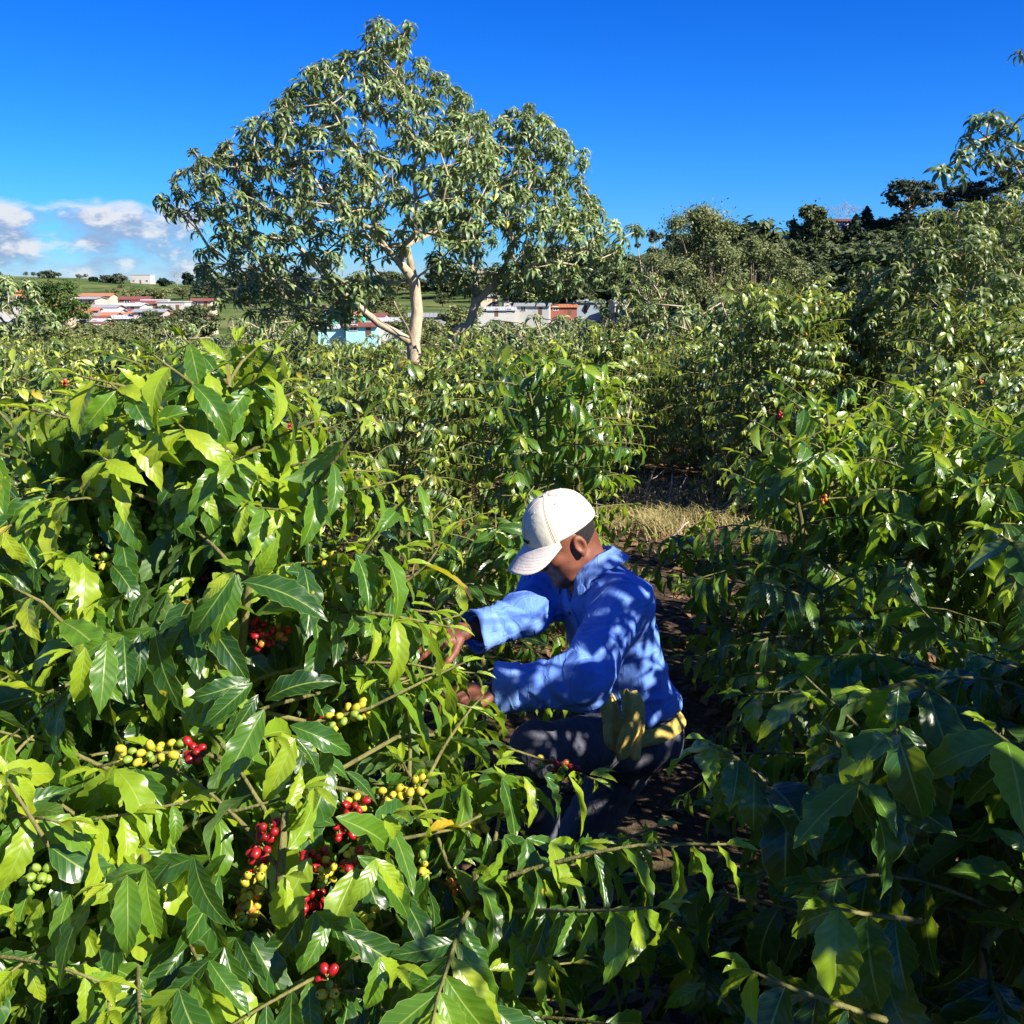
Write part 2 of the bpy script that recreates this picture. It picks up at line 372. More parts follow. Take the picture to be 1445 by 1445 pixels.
def leaf_mesh(name, a, mat_, nv=10, nu=4, seed=0, shape='coffee', wk=3.4):
    r = np.random.RandomState(seed); N = len(a['L'])
    d = nrmz(a['dir']); n = a['nrm'] - d * np.sum(a['nrm'] * d, 1, keepdims=True); n = nrmz(n); b = np.cross(d, n)
    v = np.linspace(0, 1, nv + 1); u = np.linspace(-1, 1, nu + 1)
    if shape == 'coffee': w = np.sin(np.pi * v ** 0.92) ** 0.85 * (1 - 0.30 * v ** 3); w[-2] *= 0.8
    else: w = np.sin(np.pi * v ** 0.75) ** 0.9
    w = np.maximum(w, 0.03); w[-1] = 0.015
    ang = a['droop'][:, None] * (v ** 1.15)[None]
    tc = d[:, None] * np.cos(ang)[..., None] - n[:, None] * np.sin(ang)[..., None]
    nc = n[:, None] * np.cos(ang)[..., None] + d[:, None] * np.sin(ang)[..., None]
    ctr = np.zeros((N, nv + 1, 3))
    ctr[:, 1:] = np.cumsum(0.5 * (tc[:, 1:] + tc[:, :-1]), 1) * (a['L'] / nv)[:, None, None]
    # sideways sweep and twist make no two leaves alike
    sweep = r.normal(0, 0.10, N)[:, None] * v[None] ** 2 * a['L'][:, None]
    tw = r.normal(0, 0.25, N)[:, None] * v[None]
    bb = b[:, None] * np.cos(tw)[..., None] + nc * np.sin(tw)[..., None]
    nn = nc * np.cos(tw)[..., None] - b[:, None] * np.sin(tw)[..., None]
    ctr = a['pos'][:, None] + ctr + b[:, None] * sweep[..., None]
    hw = w[None] * a['W'][:, None] * 0.5
    au = np.abs(u); sg = np.sign(u)
    if nv >= 10:                                            # caterpillar bites out of the margin of some leaves
        bt = np.ones((N, nv + 1, nu + 1))
        for rep in range(2):
            has = r.rand(N) < .13; v0 = r.uniform(.25, .92, N); wd = r.uniform(.03, .09, N); dp = r.uniform(.25, .75, N); sd = r.choice([-1, 1], N)
            hit = np.exp(-((v[None] - v0[:, None]) / wd[:, None]) ** 2) * dp[:, None] * has[:, None]
            bt *= 1 - hit[..., None] * (u[None, None] * sd[:, None, None] > .4)
    else: bt = 1.0
    ph = r.uniform(0, 6.28, N)[:, None, None]; kw = r.uniform(0.8, 1.3, N)[:, None, None] * wk
    side_ph = np.where(u < 0, 1.7, 0.0)[None, None]
    wav = a['wave'][:, None, None] * np.sin(6.283 * kw * v[None, :, None] + ph + side_ph) * (au ** 1.7)[None, None] * (np.sin(np.pi * v) ** 0.6)[None, :, None]
    off_b = hw[..., None] * bt * u[None, None] * np.cos(a['fold'])[:, None, None] * (1 + 0.10 * np.sin(6.283 * kw * v[None, :, None] * 1.7 + ph * 2 + side_ph) * (au ** 2)[None, None])
    off_n = hw[..., None] * au[None, None] * np.sin(a['fold'])[:, None, None] + wav * a['W'][:, None, None] * 0.5
    V = ctr[:, :, None] + bb[:, :, None] * off_b[..., None] + nn[:, :, None] * off_n[..., None]
    M = (nv + 1) * (nu + 1)
    i, j = np.meshgrid(np.arange(nv), np.arange(nu), indexing='ij')
    q = np.stack([i*(nu+1)+j, i*(nu+1)+j+1, (i+1)*(nu+1)+j+1, (i+1)*(nu+1)+j], -1).reshape(-1, 4)
    F = (np.arange(N)[:, None, None] * M + q[None]).reshape(-1, 4)
    UVv = np.stack(np.meshgrid(v, u * 0.5 + 0.5, indexing='ij')[::-1], -1).reshape(M, 2)
    uv = np.broadcast_to(UVv[q.ravel()][None], (N, q.size, 2)).reshape(-1, 2)
    return np_mesh(name, V.reshape(-1, 3), F, mat_, uv=uv, tint=np.repeat(a['tint'], M))

def arc(p0, d0, length, sag, n, rng, wob=0.05):
    """a branch that leaves p0 along d0 and bends down (sag > 0) or up"""
    pts = [np.array(p0, float)]; d = np.array(d0, float); d /= np.linalg.norm(d); st = length / n
    for i in range(n):
        d = d + np.array([rng.gauss(0, wob), rng.gauss(0, wob), rng.gauss(0, wob) - sag / n]); d /= np.linalg.norm(d)
        pts.append(pts[-1] + d * st)
    return np.array(pts)

def coffee_leaf(lv, p, d, out, rng, L, tint, droop=None):
    """one leaf: p base, d its direction, out the way the plant faces there"""
    n = np.array([0, 0, 1.0]) * 0.60 + np.asarray(out) * 0.65 + S * 0.30 + np.array([rng.gauss(0, .25), rng.gauss(0, .25), rng.gauss(0, .18)])
    L = L * rng.uniform(0.56, 1.24)
    lv.add(p, d, n, L, L * rng.uniform(0.28, 0.39), rng.uniform(0.5, 1.7) if droop is None else droop,
           rng.uniform(0.05, 0.45), rng.uniform(0.04, 0.22), tint)

def leafy_lateral(lv, pts, rng, L, first=0.25, node=0.05, tipy=1.0, droop=None, flat=0.80):
    """opposite leaf pairs along a side branch, young and yellow-green towards its end"""
    seg = np.linalg.norm(np.diff(pts, axis=0), axis=1); cum = np.concatenate([[0], np.cumsum(seg)]); tot = cum[-1]
    s = first * tot; k = 0
    while s <= tot + 1e-6:
        i = min(np.searchsorted(cum, s, 'right') - 1, len(pts) - 2); f = (s - cum[i]) / max(seg[i], 1e-6)
        p = pts[i] * (1 - f) + pts[i+1] * f; t = nrmz(pts[i+1] - pts[i]); q = s / tot
        side = np.cross(t, [0, 0, 1.0]); side = side / max(np.linalg.norm(side), 1e-6)
        up = np.cross(side, t)
        for sgn in (-1, 1):
            if rng.random() < 0.10: continue
            rot = rng.gauss(0, 0.45)
            sd_ = sgn * side * math.cos(rot) + up * math.sin(rot)
            d = t * (0.35 + 0.35 * q) + sd_ * 0.8 + np.array([0, 0, -flat + rng.gauss(0, .2)])
            young = max(0.0, (q - 0.70) / 0.30) * tipy
            tint = min(0.83, max(0.0, 0.15 + rng.gauss(0, 0.15) + 0.58 * young + 0.16 * q * q + (0.34 if rng.random() < 0.15 else 0)))
            if rng.random() < 0.010: tint = rng.uniform(0.93, 1.0)
            coffee_leaf(lv, p, d, nrmz(t * [1, 1, 0.2]), rng, L * (1 - 0.45 * max(0, (q - 0.85) / 0.15)), tint, droop)
        s += node * rng.uniform(0.8, 1.25); k += 1
    # the pair still unfolding at the very tip
    t = nrmz(pts[-1] - pts[-2])
    for sgn in (-1, 1):
        side = np.cross(t, [0, 0, 1.0])
        lv.add(pts[-1], t + sgn * side * 0.35 + np.array([0, 0, 0.15]), np.array([0, 0, 1.0]) - t * .3, L * 0.42, L * 0.13, 0.5, 0.5, 0.05, 0.72 * tipy + 0.1)

def make_bush(rng, h, R, stems, leaf=0.15, lat_gap=0.075, z0=0.30, node=0.05, top_r=0.35, az=None, tipy=1.0):
    """upright stems carrying whorls of side branches; returns leaves and the branch tubes (points, radii)"""
    lv = Leaves(); br = []
    for (sx, sy, lx, ly, sh) in stems:
        spts = [np.array([sx, sy, -0.05])]
        n = 9
        for i in range(1, n + 1):
            f = i / n
            spts.append(np.array([sx + lx * f ** 1.2 + rng.gauss(0, .012), sy + ly * f ** 1.2 + rng.gauss(0, .012), sh * f]))
        spts = np.array(spts); br.append((spts, np.linspace(0.024, 0.006, n + 1)))
        z = z0; a = rng.uniform(0, 6.28)
        while z < sh - 0.02:
            f = z / sh; i = min(int(f * n), n - 1); p = spts[i] * (1 - (f * n - i)) + spts[i+1] * (f * n - i)
            env = math.sin(math.pi * min(1, 0.12 + 0.62 * (z / h) ** 0.9)) ** 0.6
            Rz = R * (env * (1 - (z / h) ** 3) + top_r * (z / h) ** 3)
            for da in (0, math.pi):
                aa = a + da + rng.gauss(0, 0.2)
                if az is not None and not az(aa): continue
                ln = Rz * rng.uniform(0.72, 1.12)
                q = (z / h)
                d0 = np.array([math.cos(aa), math.sin(aa), 0.25 + 0.75 * q ** 3])
                pts = arc(p, d0, ln, 0.35 + 0.7 * (1 - q) * rng.uniform(.6, 1.3), 6, rng, 0.06)
                if pts[-1][2] < 0.06: continue
                br.append((pts, np.linspace(0.0050, 0.0020, len(pts))))
                leafy_lateral(lv, pts, rng, leaf, first=0.18 + 0.35 * (1 - q), node=node, tipy=tipy)
            a += 1.6 + rng.gauss(0, .25); z += lat_gap * rng.uniform(0.8, 1.2) * (0.75 + 0.4 * (1 - z / sh))
        # leader: erect young pairs
        top = spts[-1]
        for k in range(5):
            for da in (0, math.pi):
                aa = a + k * 1.57 + da
                d = np.array([math.cos(aa), math.sin(aa), 0.9 - 0.18 * k])
                coffee_leaf(lv, top - np.array([0, 0, 0.035 * k]), d, [math.cos(aa), math.sin(aa), 0], rng, leaf * (0.55 + 0.12 * k), 0.70 - 0.06 * k, rng.uniform(.5, 1.1))
    return lv, br

def branches_obj(name, br, mat_, parent, n=5):
    m = MB()
    for pts, r in br: m.tube(pts, r, n)
    return m.build(name, mat_, parent, True)

def cherry_ball(r=0.0074, seg=10, ring=7):
    vs = []; fs = []
    for i in range(ring + 1):
        th = math.pi * (i / ring) ** (1.25)
        for j in range(seg):
            ph = 2 * math.pi * j / seg
            k = 1 - 0.12 * max(0, math.cos(th) - 0.9) * 10          # small dimple at the end
            vs.append((r * math.sin(th) * math.cos(ph), r * math.sin(th) * math.sin(ph), r * 1.13 * math.cos(th) * k))
    for i in range(ring):
        for j in range(seg): fs.append((i*seg+j, (i+1)*seg+j, (i+1)*seg+(j+1) % seg, i*seg+(j+1) % seg))
    return vs, fs
CV, CF = cherry_ball()
CHERRY_ME = []
for k_, m_ in enumerate(CH):
    me_ = bpy.data.meshes.new('cherry'); me_.from_pydata(CV, [], CF); me_.materials.append(m_); me_.materials.append(CH_SCAR); me_.polygons.foreach_set('material_index', np.array([1 if i < 10 else 0 for i in range(len(CF))], np.int32))
    me_.polygons.foreach_set('use_smooth', np.ones(len(CF), bool)); CHERRY_ME.append(me_)

def cherry_cluster(parent, c, axis, rng, n, kinds, spread=0.0125, sub=True, r=1.0, length=0.0):
    """cherries packed round a branch node; the short stalks are the cluster's own mesh"""
    c = np.array(c, float); axis = nrmz(np.array(axis, float)); m = MB(); spots = []
    s1 = nrmz(np.cross(axis, [0.2, 0.1, 1])); s2 = np.cross(axis, s1)
    tries = 0; n = int(n * 1.5 + .5); length = length * 1.5
    while len(spots) < n and tries < 900:
        tries += 1
        an = rng.uniform(0, 6.28); rr = spread * rng.uniform(0.75, 1.25)
        q = c + axis * rng.uniform(-1, 1) * (0.012 + length / 2) + (s1 * math.cos(an) + s2 * math.sin(an)) * rr
        if all(np.linalg.norm(q - o[0]) > 0.0122 * r for o in spots): spots.append((q, an))
    for q, an in spots: m.tube([c + axis * np.dot(q - c, axis), q], [0.0014, 0.0011], 4)
    if sub:
        o = m.build('cherry_cluster', BARK_GREEN, parent, True)
        for q, an in spots:
            k = rng.choice(kinds); ch = link('cherry', CHERRY_ME[k], o)
            ch.location = tuple(q); dq = Vector(q - c) + Vector((0, 0, -0.004))
            ch.rotation_euler = (dq if dq.length > 1e-6 else Vector((0, 0, 1))).to_track_quat('Z', 'Y').to_euler()
            s = r * rng.uniform(0.82, 1.10); ch.scale = (s, s * rng.uniform(.92, 1.0), s * rng.uniform(1.02, 1.22))
        return o
    for q, an in spots:
        k = rng.choice(kinds)
        m.add([(v[0]*r + q[0], v[1]*r + q[1], v[2]*r + q[2]) for v in CV], CF, k)
    return m.build('cherry_cluster', CH, parent, True)

# ---------------------------------------------------------------- trees with rosettes of drooping leaves
def grow_tree(root_pts, targets, rng, twig=0.012):
    """join every target to the nearest place on the growing tree; radii from what each branch carries"""
    nodes = [np.array(p, float) for p in root_pts[0]]; par = [-1] + list(range(len(nodes) - 1))
    for ch in root_pts[1:]:
        j = ch[0]; prev = j
        for p in ch[1]: nodes.append(np.array(p, float)); par.append(prev); prev = len(nodes) - 1
    dep = [0.0] * len(nodes)
    for i in range(1, len(nodes)): dep[i] = dep[par[i]] + np.linalg.norm(nodes[i] - nodes[par[i]])
    base = np.array(root_pts[0][-1], float); fork = 2
    order = sorted(range(len(targets)), key=lambda i: np.linalg.norm(targets[i] - base) + rng.uniform(0, .3))
    tips = []
    for ti in order:
        t = targets[ti]; A = np.array(nodes); dd = np.linalg.norm(A - t, axis=1); dv = t - A
        cost = dd + 0.22 * np.array(dep) + 0.5 * np.maximum(0, -dv[:, 2])
        cost[:fork] = 1e9
        j = int(np.argmin(cost)); p0 = A[j]; L = dd[j]; k = max(1, int(L / 0.28)); prev = j
        for s in range(1, k + 1):
            f = s / k; q = p0 + (t - p0) * f
            q = q + np.array([rng.gauss(0, .035), rng.gauss(0, .035), 0.10 * L * math.sin(math.pi * f) * 0.8]) * (1 if s < k else 0)
            nodes.append(q); par.append(prev); dep.append(dep[prev] + np.linalg.norm(q - nodes[prev])); prev = len(nodes) - 1
        tips.append(prev)
    w = np.zeros(len(nodes)); w[tips] = 1
    for i in range(len(nodes) - 1, 0, -1): w[par[i]] += w[i]
    return nodes, par, np.maximum(w, 1), tips

def rosette(lv, p, ax, rng, n, L, pale=0.0):
    ax = nrmz(np.asarray(ax, float)); s1 = nrmz(np.cross(ax, [0.3, 0.2, 0.9])); s2 = np.cross(ax, s1); a0 = rng.uniform(0, 6.28)
    for k in range(n):
        f = k / n; an = a0 + k * 2.4; el = 0.15 + 0.75 * (1 - f) ** 1.4
        out = s1 * math.cos(an) + s2 * math.sin(an)
        d = out * math.cos(el) + ax * math.sin(el); nr = ax * math.cos(el) - out * math.sin(el)
        l = L * (0.45 + 0.75 * f ** 0.7) * rng.uniform(0.8, 1.15)
        tint = 0.20 + 0.85 * max(0, 0.60 - f) + rng.gauss(0, .11) + pale
        if rng.random() < 0.004: tint = 1.0
        lv.add(p - ax * 0.05 * f, d, nr, l, l * rng.uniform(0.22, 0.30), rng.uniform(1.6, 2.7), rng.uniform(.1, .5), rng.uniform(0, .12), min(1, max(0, tint)))

def rosette_tree(name, base, trunk, limbs, targets, rng, label, cat_, r_trunk, leaf=0.21, per=13, nv=6, nu=2, group=None, pale=0.0, up=0.6, twig=0.0075, lm=None):
    o = empty(name, base, label, cat_, group); b = np.array(base, float)
    T = [np.array(t) - b for t in targets]
    nodes, par, w, tips = grow_tree([[np.array(p) - b for p in trunk]] + [(j, [np.array(p) - b for p in pp]) for j, pp in limbs], T, rng)
    wmax = w[0]; radf = lambda x: twig + (r_trunk - twig) * (x / wmax) ** 0.60
    m = MB(); kids = {}
    for i, p in enumerate(par): kids.setdefault(p, []).append(i)
    stack = [(0, None)]
    while stack:
        i, pre = stack.pop(); chain = ([pre] if pre is not None else []) + [i]
        while True:
            ks = kids.get(chain[-1], [])
            if not ks: break
            ks = sorted(ks, key=lambda k: -w[k])
            for k in ks[1:]: stack.append((k, chain[-1]))
            chain.append(ks[0])
        if len(chain) > 1:
            rs = [radf(w[c]) for c in chain]
            if pre is not None: rs[0] = min(rs[0], rs[1] * 1.25)
            big = rs[0] > 0.03
            m.tube([nodes[c] for c in chain], rs, 9 if big else 5)
    m.build('trunk', BARK_PALE, o, True)
    lv = Leaves()
    for i in tips:
        ax = nrmz(nodes[i] - nodes[par[i]]) * (1 - up) + np.array([rng.gauss(0, .2), rng.gauss(0, .2), up])
        rosette(lv, nodes[i], ax, rng, per + rng.randint(-3, 3), leaf * rng.uniform(.8, 1.15), pale + rng.gauss(0, .05))
    link('crown', leaf_mesh('crown', lv.arr(), lm or GREYLEAF, nv, nu, rng.randint(0, 9999), 'lance', 2.0), o)
    return o

def sample_outline(poly, Y, depth, n, rng, dens=None, gap=0.0, power=0.55):
    """points inside a volume whose front outline is poly (photo pixels at distance Y) and whose depth swells in the middle"""
    xs = [p[0] for p in poly]; ys = [p[1] for p in poly]; out = []
    cx = sum(xs) / len(xs); cy = sum(ys) / len(ys); tries = 0
    pa = np.array(poly, float)
    while len(out) < n and tries < n * 400:
        tries += 1
        x = rng.uniform(min(xs), max(xs)); y = rng.uniform(min(ys), max(ys))
        if not in_poly(np.array([x]), np.array([y]), poly)[0]: continue
        if dens is not None and rng.random() > dens(x, y): continue
        # distance to the outline, in pixels
        e = 1e9
        for k in range(len(pa)):
            a, b2 = pa[k - 1], pa[k]; ab = b2 - a; tt = np.clip(np.dot([x, y] - a, ab) / max(np.dot(ab, ab), 1e-6), 0, 1)
            e = min(e, np.hypot(*(a + ab * tt - [x, y])))
        hd = depth * min(1, e / 150.0) ** power
        yy = rng.uniform(-1, 1); yy = math.copysign(abs(yy) ** 0.6, yy)
        q = P(x, y, Y + hd * yy)
        if gap and any(np.linalg.norm(q - o) < gap for o in out): continue
        out.append(q)
    return out

# ---------------------------------------------------------------- distant trees: clumps of small leaf faces on real limbs
def clump_crown(name, centres, rng, mat_, per, size, parent, flat=0.7):
    r = np.random.RandomState(rng.randint(0, 99999)); C = np.array([c[:3] for c in centres]); Rr = np.array([c[3] for c in centres])
    idx = np.repeat(np.arange(len(C)), per); N = len(idx)
    d = r.normal(0, 1, (N, 3)); d = nrmz(d); rr = np.abs(r.normal(0, 0.62, N)) + .15
    pos = C[idx] + d * (Rr[idx] * rr)[:, None] * np.array([1, 1, flat])
    nrm = nrmz(d + r.normal(0, .6, (N, 3)) + np.array([0, 0, .5])); t = nrmz(np.cross(nrm, r.normal(0, 1, (N, 3)))); b = np.cross(nrm, t)
    sz = size * r.uniform(.6, 1.35, N)
    V = np.stack([pos - t * sz[:, None], pos + b * (sz * .45)[:, None] + nrm * (sz * .15)[:, None], pos + t * sz[:, None], pos - b * (sz * .45)[:, None] + nrm * (sz * .15)[:, None]], 1)
    tint = np.repeat(np.clip(r.normal(0.45, .2, N) + np.repeat(r.normal(0, .15, len(C)), per), 0, 1), 4)
    return link(name, np_mesh(name, V.reshape(-1, 3), np.arange(N * 4).reshape(-1, 4), mat_, tint=tint, smooth_=False), parent)

def far_tree(name, base, h, w, kind, rng, mat_, label, cat_='tree', group=None, per=60, size=0.28, trunk_frac=0.25, barkm=None, lean=0.0, nclump=None):
    o = empty(name, base, label, cat_, group); m = MB(); cs = []
    barkm = barkm or BARK_DARK
    def limb(c, r0, start):
        p0 = np.array([lean * start, 0, start]); c = np.array(c); mid = (p0 + c) / 2 + np.array([0, 0, -0.06 * h])
        m.tube([p0, mid, c], [r0, r0 * .6, r0 * .25], 5)
    if kind == 'broad':
        n = nclump or 26
        n = int(n * 1.5)
        for i in range(n):
            z = rng.uniform(trunk_frac, 0.95); e = math.sqrt(max(0.04, 1 - ((z - 0.55) / 0.5) ** 2)) * (1 + .22 * math.sin(i * 1.9 + h))
            a = i * 2.4 + rng.uniform(-.6, .6); q = rng.uniform(.25, 1.0) * e
            cs.append((w/2*q*math.cos(a) + lean*h*z, w/2*q*math.sin(a), h*z, w * rng.choice((.05, .07, .09, .12, .15))))
        cs.append((lean*h, 0, h * .90, w * .15))
        for c in cs[::2]: limb(c[:3], .011 * h, h * rng.uniform(.15, .45))
        m.tube([(0,0,-.3), (lean*h*.3, 0, h*.3), (lean*h*.7, 0, h*.75)], [.035*h, .026*h, .008*h], 8)
        clump_crown('crown', cs, rng, mat_, per, size, o)
    elif kind == 'conifer':
        n = 30
        for i in range(n):
            z = 0.10 + 0.86 * i / n; a = i * 2.4; q = (1 - z) * 0.5
            cs.append((w*q*math.cos(a)*.75, w*q*math.sin(a)*.75, h*z, w * (0.05 + .20*(1-z))))
        cs.append((0, 0, h*.985, w*.035)); m.tube([(0,0,-.3), (0,0,h*.97)], [.02*h, .004*h], 6)
        for c in cs[:-1:2]: m.tube([(0,0,c[2]), c[:3]], [.006*h, .002*h], 4)
        clump_crown('crown', cs, rng, mat_, per, size, o, 0.5)
    elif kind == 'eucalyptus':
        n = nclump or 22
        m.tube([(0,0,-.3), (.015*h,0,h*.35), (-.01*h+lean*h*.5,0,h*.62), (lean*h,0,h*.88)], [.030*h, .022*h, .014*h, .005*h], 8)
        for i in range(n):
            z = rng.uniform(0.40, 0.96); a = i * 2.4; q = rng.uniform(.35, 1.05) * math.sqrt(max(.06, 1 - ((z - .64) / .38) ** 2))
            cs.append((w/2*q*math.cos(a) + lean*h*z, w/2*q*math.sin(a), h*z, w * rng.choice((.06, .08, .10, .13))))
            limb(cs[-1][:3], .010 * h, h * max(.3, z - .28))
        cs.append((lean*h, 0, h*.93, w*.15))
        clump_crown('crown', cs, rng, mat_, per, size, o, 0.55)
    elif kind == 'bare':
        m.tube([(0,0,-.3), (0,0,h*.35)], [.025*h, .018*h], 6)
        def sub(p, d, l, r, k):
            q = p + d * l; m.tube([p, (p+q)/2 + np.array([rng.gauss(0,.04*l), rng.gauss(0,.04*l), 0]), q], [r, r*.8, r*.6], 4)
            if k:
                for _ in range(3):
                    dd = nrmz(d + np.array([rng.gauss(0,.5), rng.gauss(0,.5), rng.gauss(.15,.25)])); sub(q, dd, l*rng.uniform(.6,.8), r*.6, k-1)
        for i in range(5):
            a = i * 1.26; sub(np.array([0, 0, h*.33]), nrmz(np.array([math.cos(a)*.6*w/h*1.6, math.sin(a)*.6*w/h*1.6, 1])), h*.24, .009*h, 4)
    m.build('trunk', barkm, o, True)
    return o
# ---------------------------------------------------------------- the coffee picker: surfaces from distance fields
def vnoise(p, seed=0):
    """smooth value noise on points (n,3)"""
    i = np.floor(p).astype(np.int64); f = p - i; f = f * f * (3 - 2 * f)
    def h(x, y, z):
        n = (x * 374761393 + y * 668265263 + z * 2147483647 + seed * 1274126177) & 0xffffffff
        n = ((n ^ (n >> 13)) * 1274126177) & 0xffffffff
        return ((n ^ (n >> 16)) & 0xffff) / 32767.5 - 1
    r = 0
    for a in (0, 1):
        for b in (0, 1):
            for c in (0, 1):
                wgt = (f[:, 0] if a else 1 - f[:, 0]) * (f[:, 1] if b else 1 - f[:, 1]) * (f[:, 2] if c else 1 - f[:, 2])
                r = r + wgt * h(i[:, 0] + a, i[:, 1] + b, i[:, 2] + c)
    return r
def cone(p, a, b, ra, rb):
    ab = b - a; t = np.clip((p - a) @ ab / max(ab @ ab, 1e-9), 0, 1)
    return np.linalg.norm(p - a - t[:, None] * ab, axis=1) - (ra + (rb - ra) * t)
def ell(p, c, ax, r):
    """ellipsoid: centre c, rows of ax its axes, radii r"""
    q = (p - c) @ np.asarray(ax).T; r = np.asarray(r); k0 = np.linalg.norm(q / r, axis=1); k1 = np.linalg.norm(q / (r * r), axis=1)
    return k0 * (k0 - 1) / np.maximum(k1, 1e-9)
def smin(a, b, k): h = np.clip(0.5 + 0.5 * (b - a) / k, 0, 1); return b * (1 - h) + a * h - k * h * (1 - h)
def smax(a, b, k): return -smin(-a, -b, k)

def sdf_mesh(name, f, lo, hi, h, mats, parent=None, pad=0.02, disp=None, close=None):
    lo = np.array(lo) - pad; hi = np.array(hi) + pad; B = 8
    n = (np.ceil((hi - lo) / h / B).astype(int)) * B + 1
    cs = h * B; cn = (n - 1) // B
    g = np.stack(np.meshgrid(*[lo[i] + (np.arange(cn[i]) + .5) * cs for i in range(3)], indexing='ij'), -1).reshape(-1, 3)
    act = np.abs(f(g)) < cs * 1.25
    F = np.full(tuple(n), 1.0, np.float32)
    sgn = f(g).reshape(tuple(cn)); F[:-1, :-1, :-1] = np.repeat(np.repeat(np.repeat(sgn, B, 0), B, 1), B, 2)
    I = np.argwhere(act.reshape(tuple(cn)))
    off = np.stack(np.meshgrid(*[np.arange(B + 1)] * 3, indexing='ij'), -1).reshape(-1, 3)
    for c0 in range(0, len(I), 400):
        ii = (I[c0:c0 + 400, None] * B + off[None]).reshape(-1, 3)
        F[ii[:, 0], ii[:, 1], ii[:, 2]] = f(lo + ii * h)
    s = F < 0
    cells = np.zeros(tuple(n - 1), np.int8)
    corners = [(a, b, c) for a in (0, 1) for b in (0, 1) for c in (0, 1)]
    for a, b, c in corners: cells += s[a:n[0]-1+a, b:n[1]-1+b, c:n[2]-1+c]
    A = np.argwhere((cells > 0) & (cells < 8)); vid = np.full(tuple(n - 1), -1, np.int32); vid[A[:, 0], A[:, 1], A[:, 2]] = np.arange(len(A))
    acc = np.zeros((len(A), 3)); cnt = np.zeros(len(A))
    for i, c1 in enumerate(corners):
        for c2 in corners[i + 1:]:
            if sum(abs(x - y) for x, y in zip(c1, c2)) != 1: continue
            f1 = F[A[:, 0] + c1[0], A[:, 1] + c1[1], A[:, 2] + c1[2]]; f2 = F[A[:, 0] + c2[0], A[:, 1] + c2[1], A[:, 2] + c2[2]]
            x = (f1 < 0) != (f2 < 0); t = np.where(x, f1 / np.where(x, f1 - f2, 1), 0)
            pt = np.array(c1) + t[:, None] * (np.array(c2) - np.array(c1)); acc += np.where(x[:, None], pt, 0); cnt += x
    V = lo + (A + acc / np.maximum(cnt, 1)[:, None]) * h
    Q = []
    for ax in range(3):
        o1, o2 = [(1, 2), (2, 0), (0, 1)][ax]; sh = [slice(0, None)] * 3
        a_ = [slice(1, n[i] - 1) for i in range(3)]; a_[ax] = slice(0, n[ax] - 1); b_ = list(a_); b_[ax] = slice(1, n[ax])
        s1, s2 = s[tuple(a_)], s[tuple(b_)]; X = np.argwhere(s1 != s2); flip = s1[X[:, 0], X[:, 1], X[:, 2]]
        st = np.array([x.start for x in a_]); X = X + st
        def vi(d1, d2):
            y = X.copy(); y[:, o1] -= d1; y[:, o2] -= d2; return vid[y[:, 0], y[:, 1], y[:, 2]]
        q = np.stack([vi(1, 1), vi(0, 1), vi(0, 0), vi(1, 0)], 1); q[~flip] = q[~flip][:, ::-1]; Q.append(q)
    Q = np.concatenate(Q); Q = Q[(Q >= 0).all(1)]
    # two rounds of light smoothing
    for _ in range(2):
        sm = np.zeros_like(V); ct = np.zeros(len(V))
        for k in range(4):
            np.add.at(sm, Q[:, k], V[Q[:, (k + 1) % 4]]); np.add.at(ct, Q[:, k], 1)
        V = V * 0.5 + 0.5 * sm / np.maximum(ct, 1)[:, None]
    if disp is not None:
        nv = np.zeros_like(V); fn = np.cross(V[Q[:, 2]] - V[Q[:, 0]], V[Q[:, 3]] - V[Q[:, 1]])
        for k in range(4): np.add.at(nv, Q[:, k], fn)
        V = V + nrmz(nv) * disp(V)[:, None]
    return link(name, np_mesh(name, V, Q, mats), parent)

PERSON_Y = 0.0
J = {k: P(x, y, d) for k, (x, y, d) in dict(
    pelvis=(890, 1016, 3.02), waist=(884, 958, 3.04), chest=(857, 890, 3.05), neck=(834, 806, 3.06),
    ls=(874, 858, 2.90), le=(822, 962, 2.70), lw=(712, 970, 2.72),
    rs=(766, 836, 3.22), re=(742, 868, 3.03), rw=(676, 889, 2.93),
    lh=(872, 1046, 2.94), lk=(758, 1058, 2.74), la=(765, 1215, 2.86),
    rh=(898, 1050, 3.10), rk=(800, 1212, 3.10), ra=(965, 1215, 3.40)).items()}
FW = np.array([-0.86, -0.51, 0.0]); LF = np.array([0.51, -0.86, 0.0]); UP = np.array([0, 0, 1.0])
spine = nrmz(J['neck'] - J['pelvis']); lt = nrmz(LF - spine * (LF @ spine)); ft = np.cross(lt, spine)
if ft @ FW < 0: ft = -ft
TA = np.array([lt, spine, ft])
# head frame: looking down at his hands
HC = P(793, 760, 3.03)
hf = nrmz(np.array([-0.84, -0.36, -0.60])); hl = nrmz(np.cross(UP, hf)); hu = np.cross(hf, hl)
HA = np.array([hf, hl, hu])
def hp(f, l, u): return HC + hf * f + hl * l + hu * u

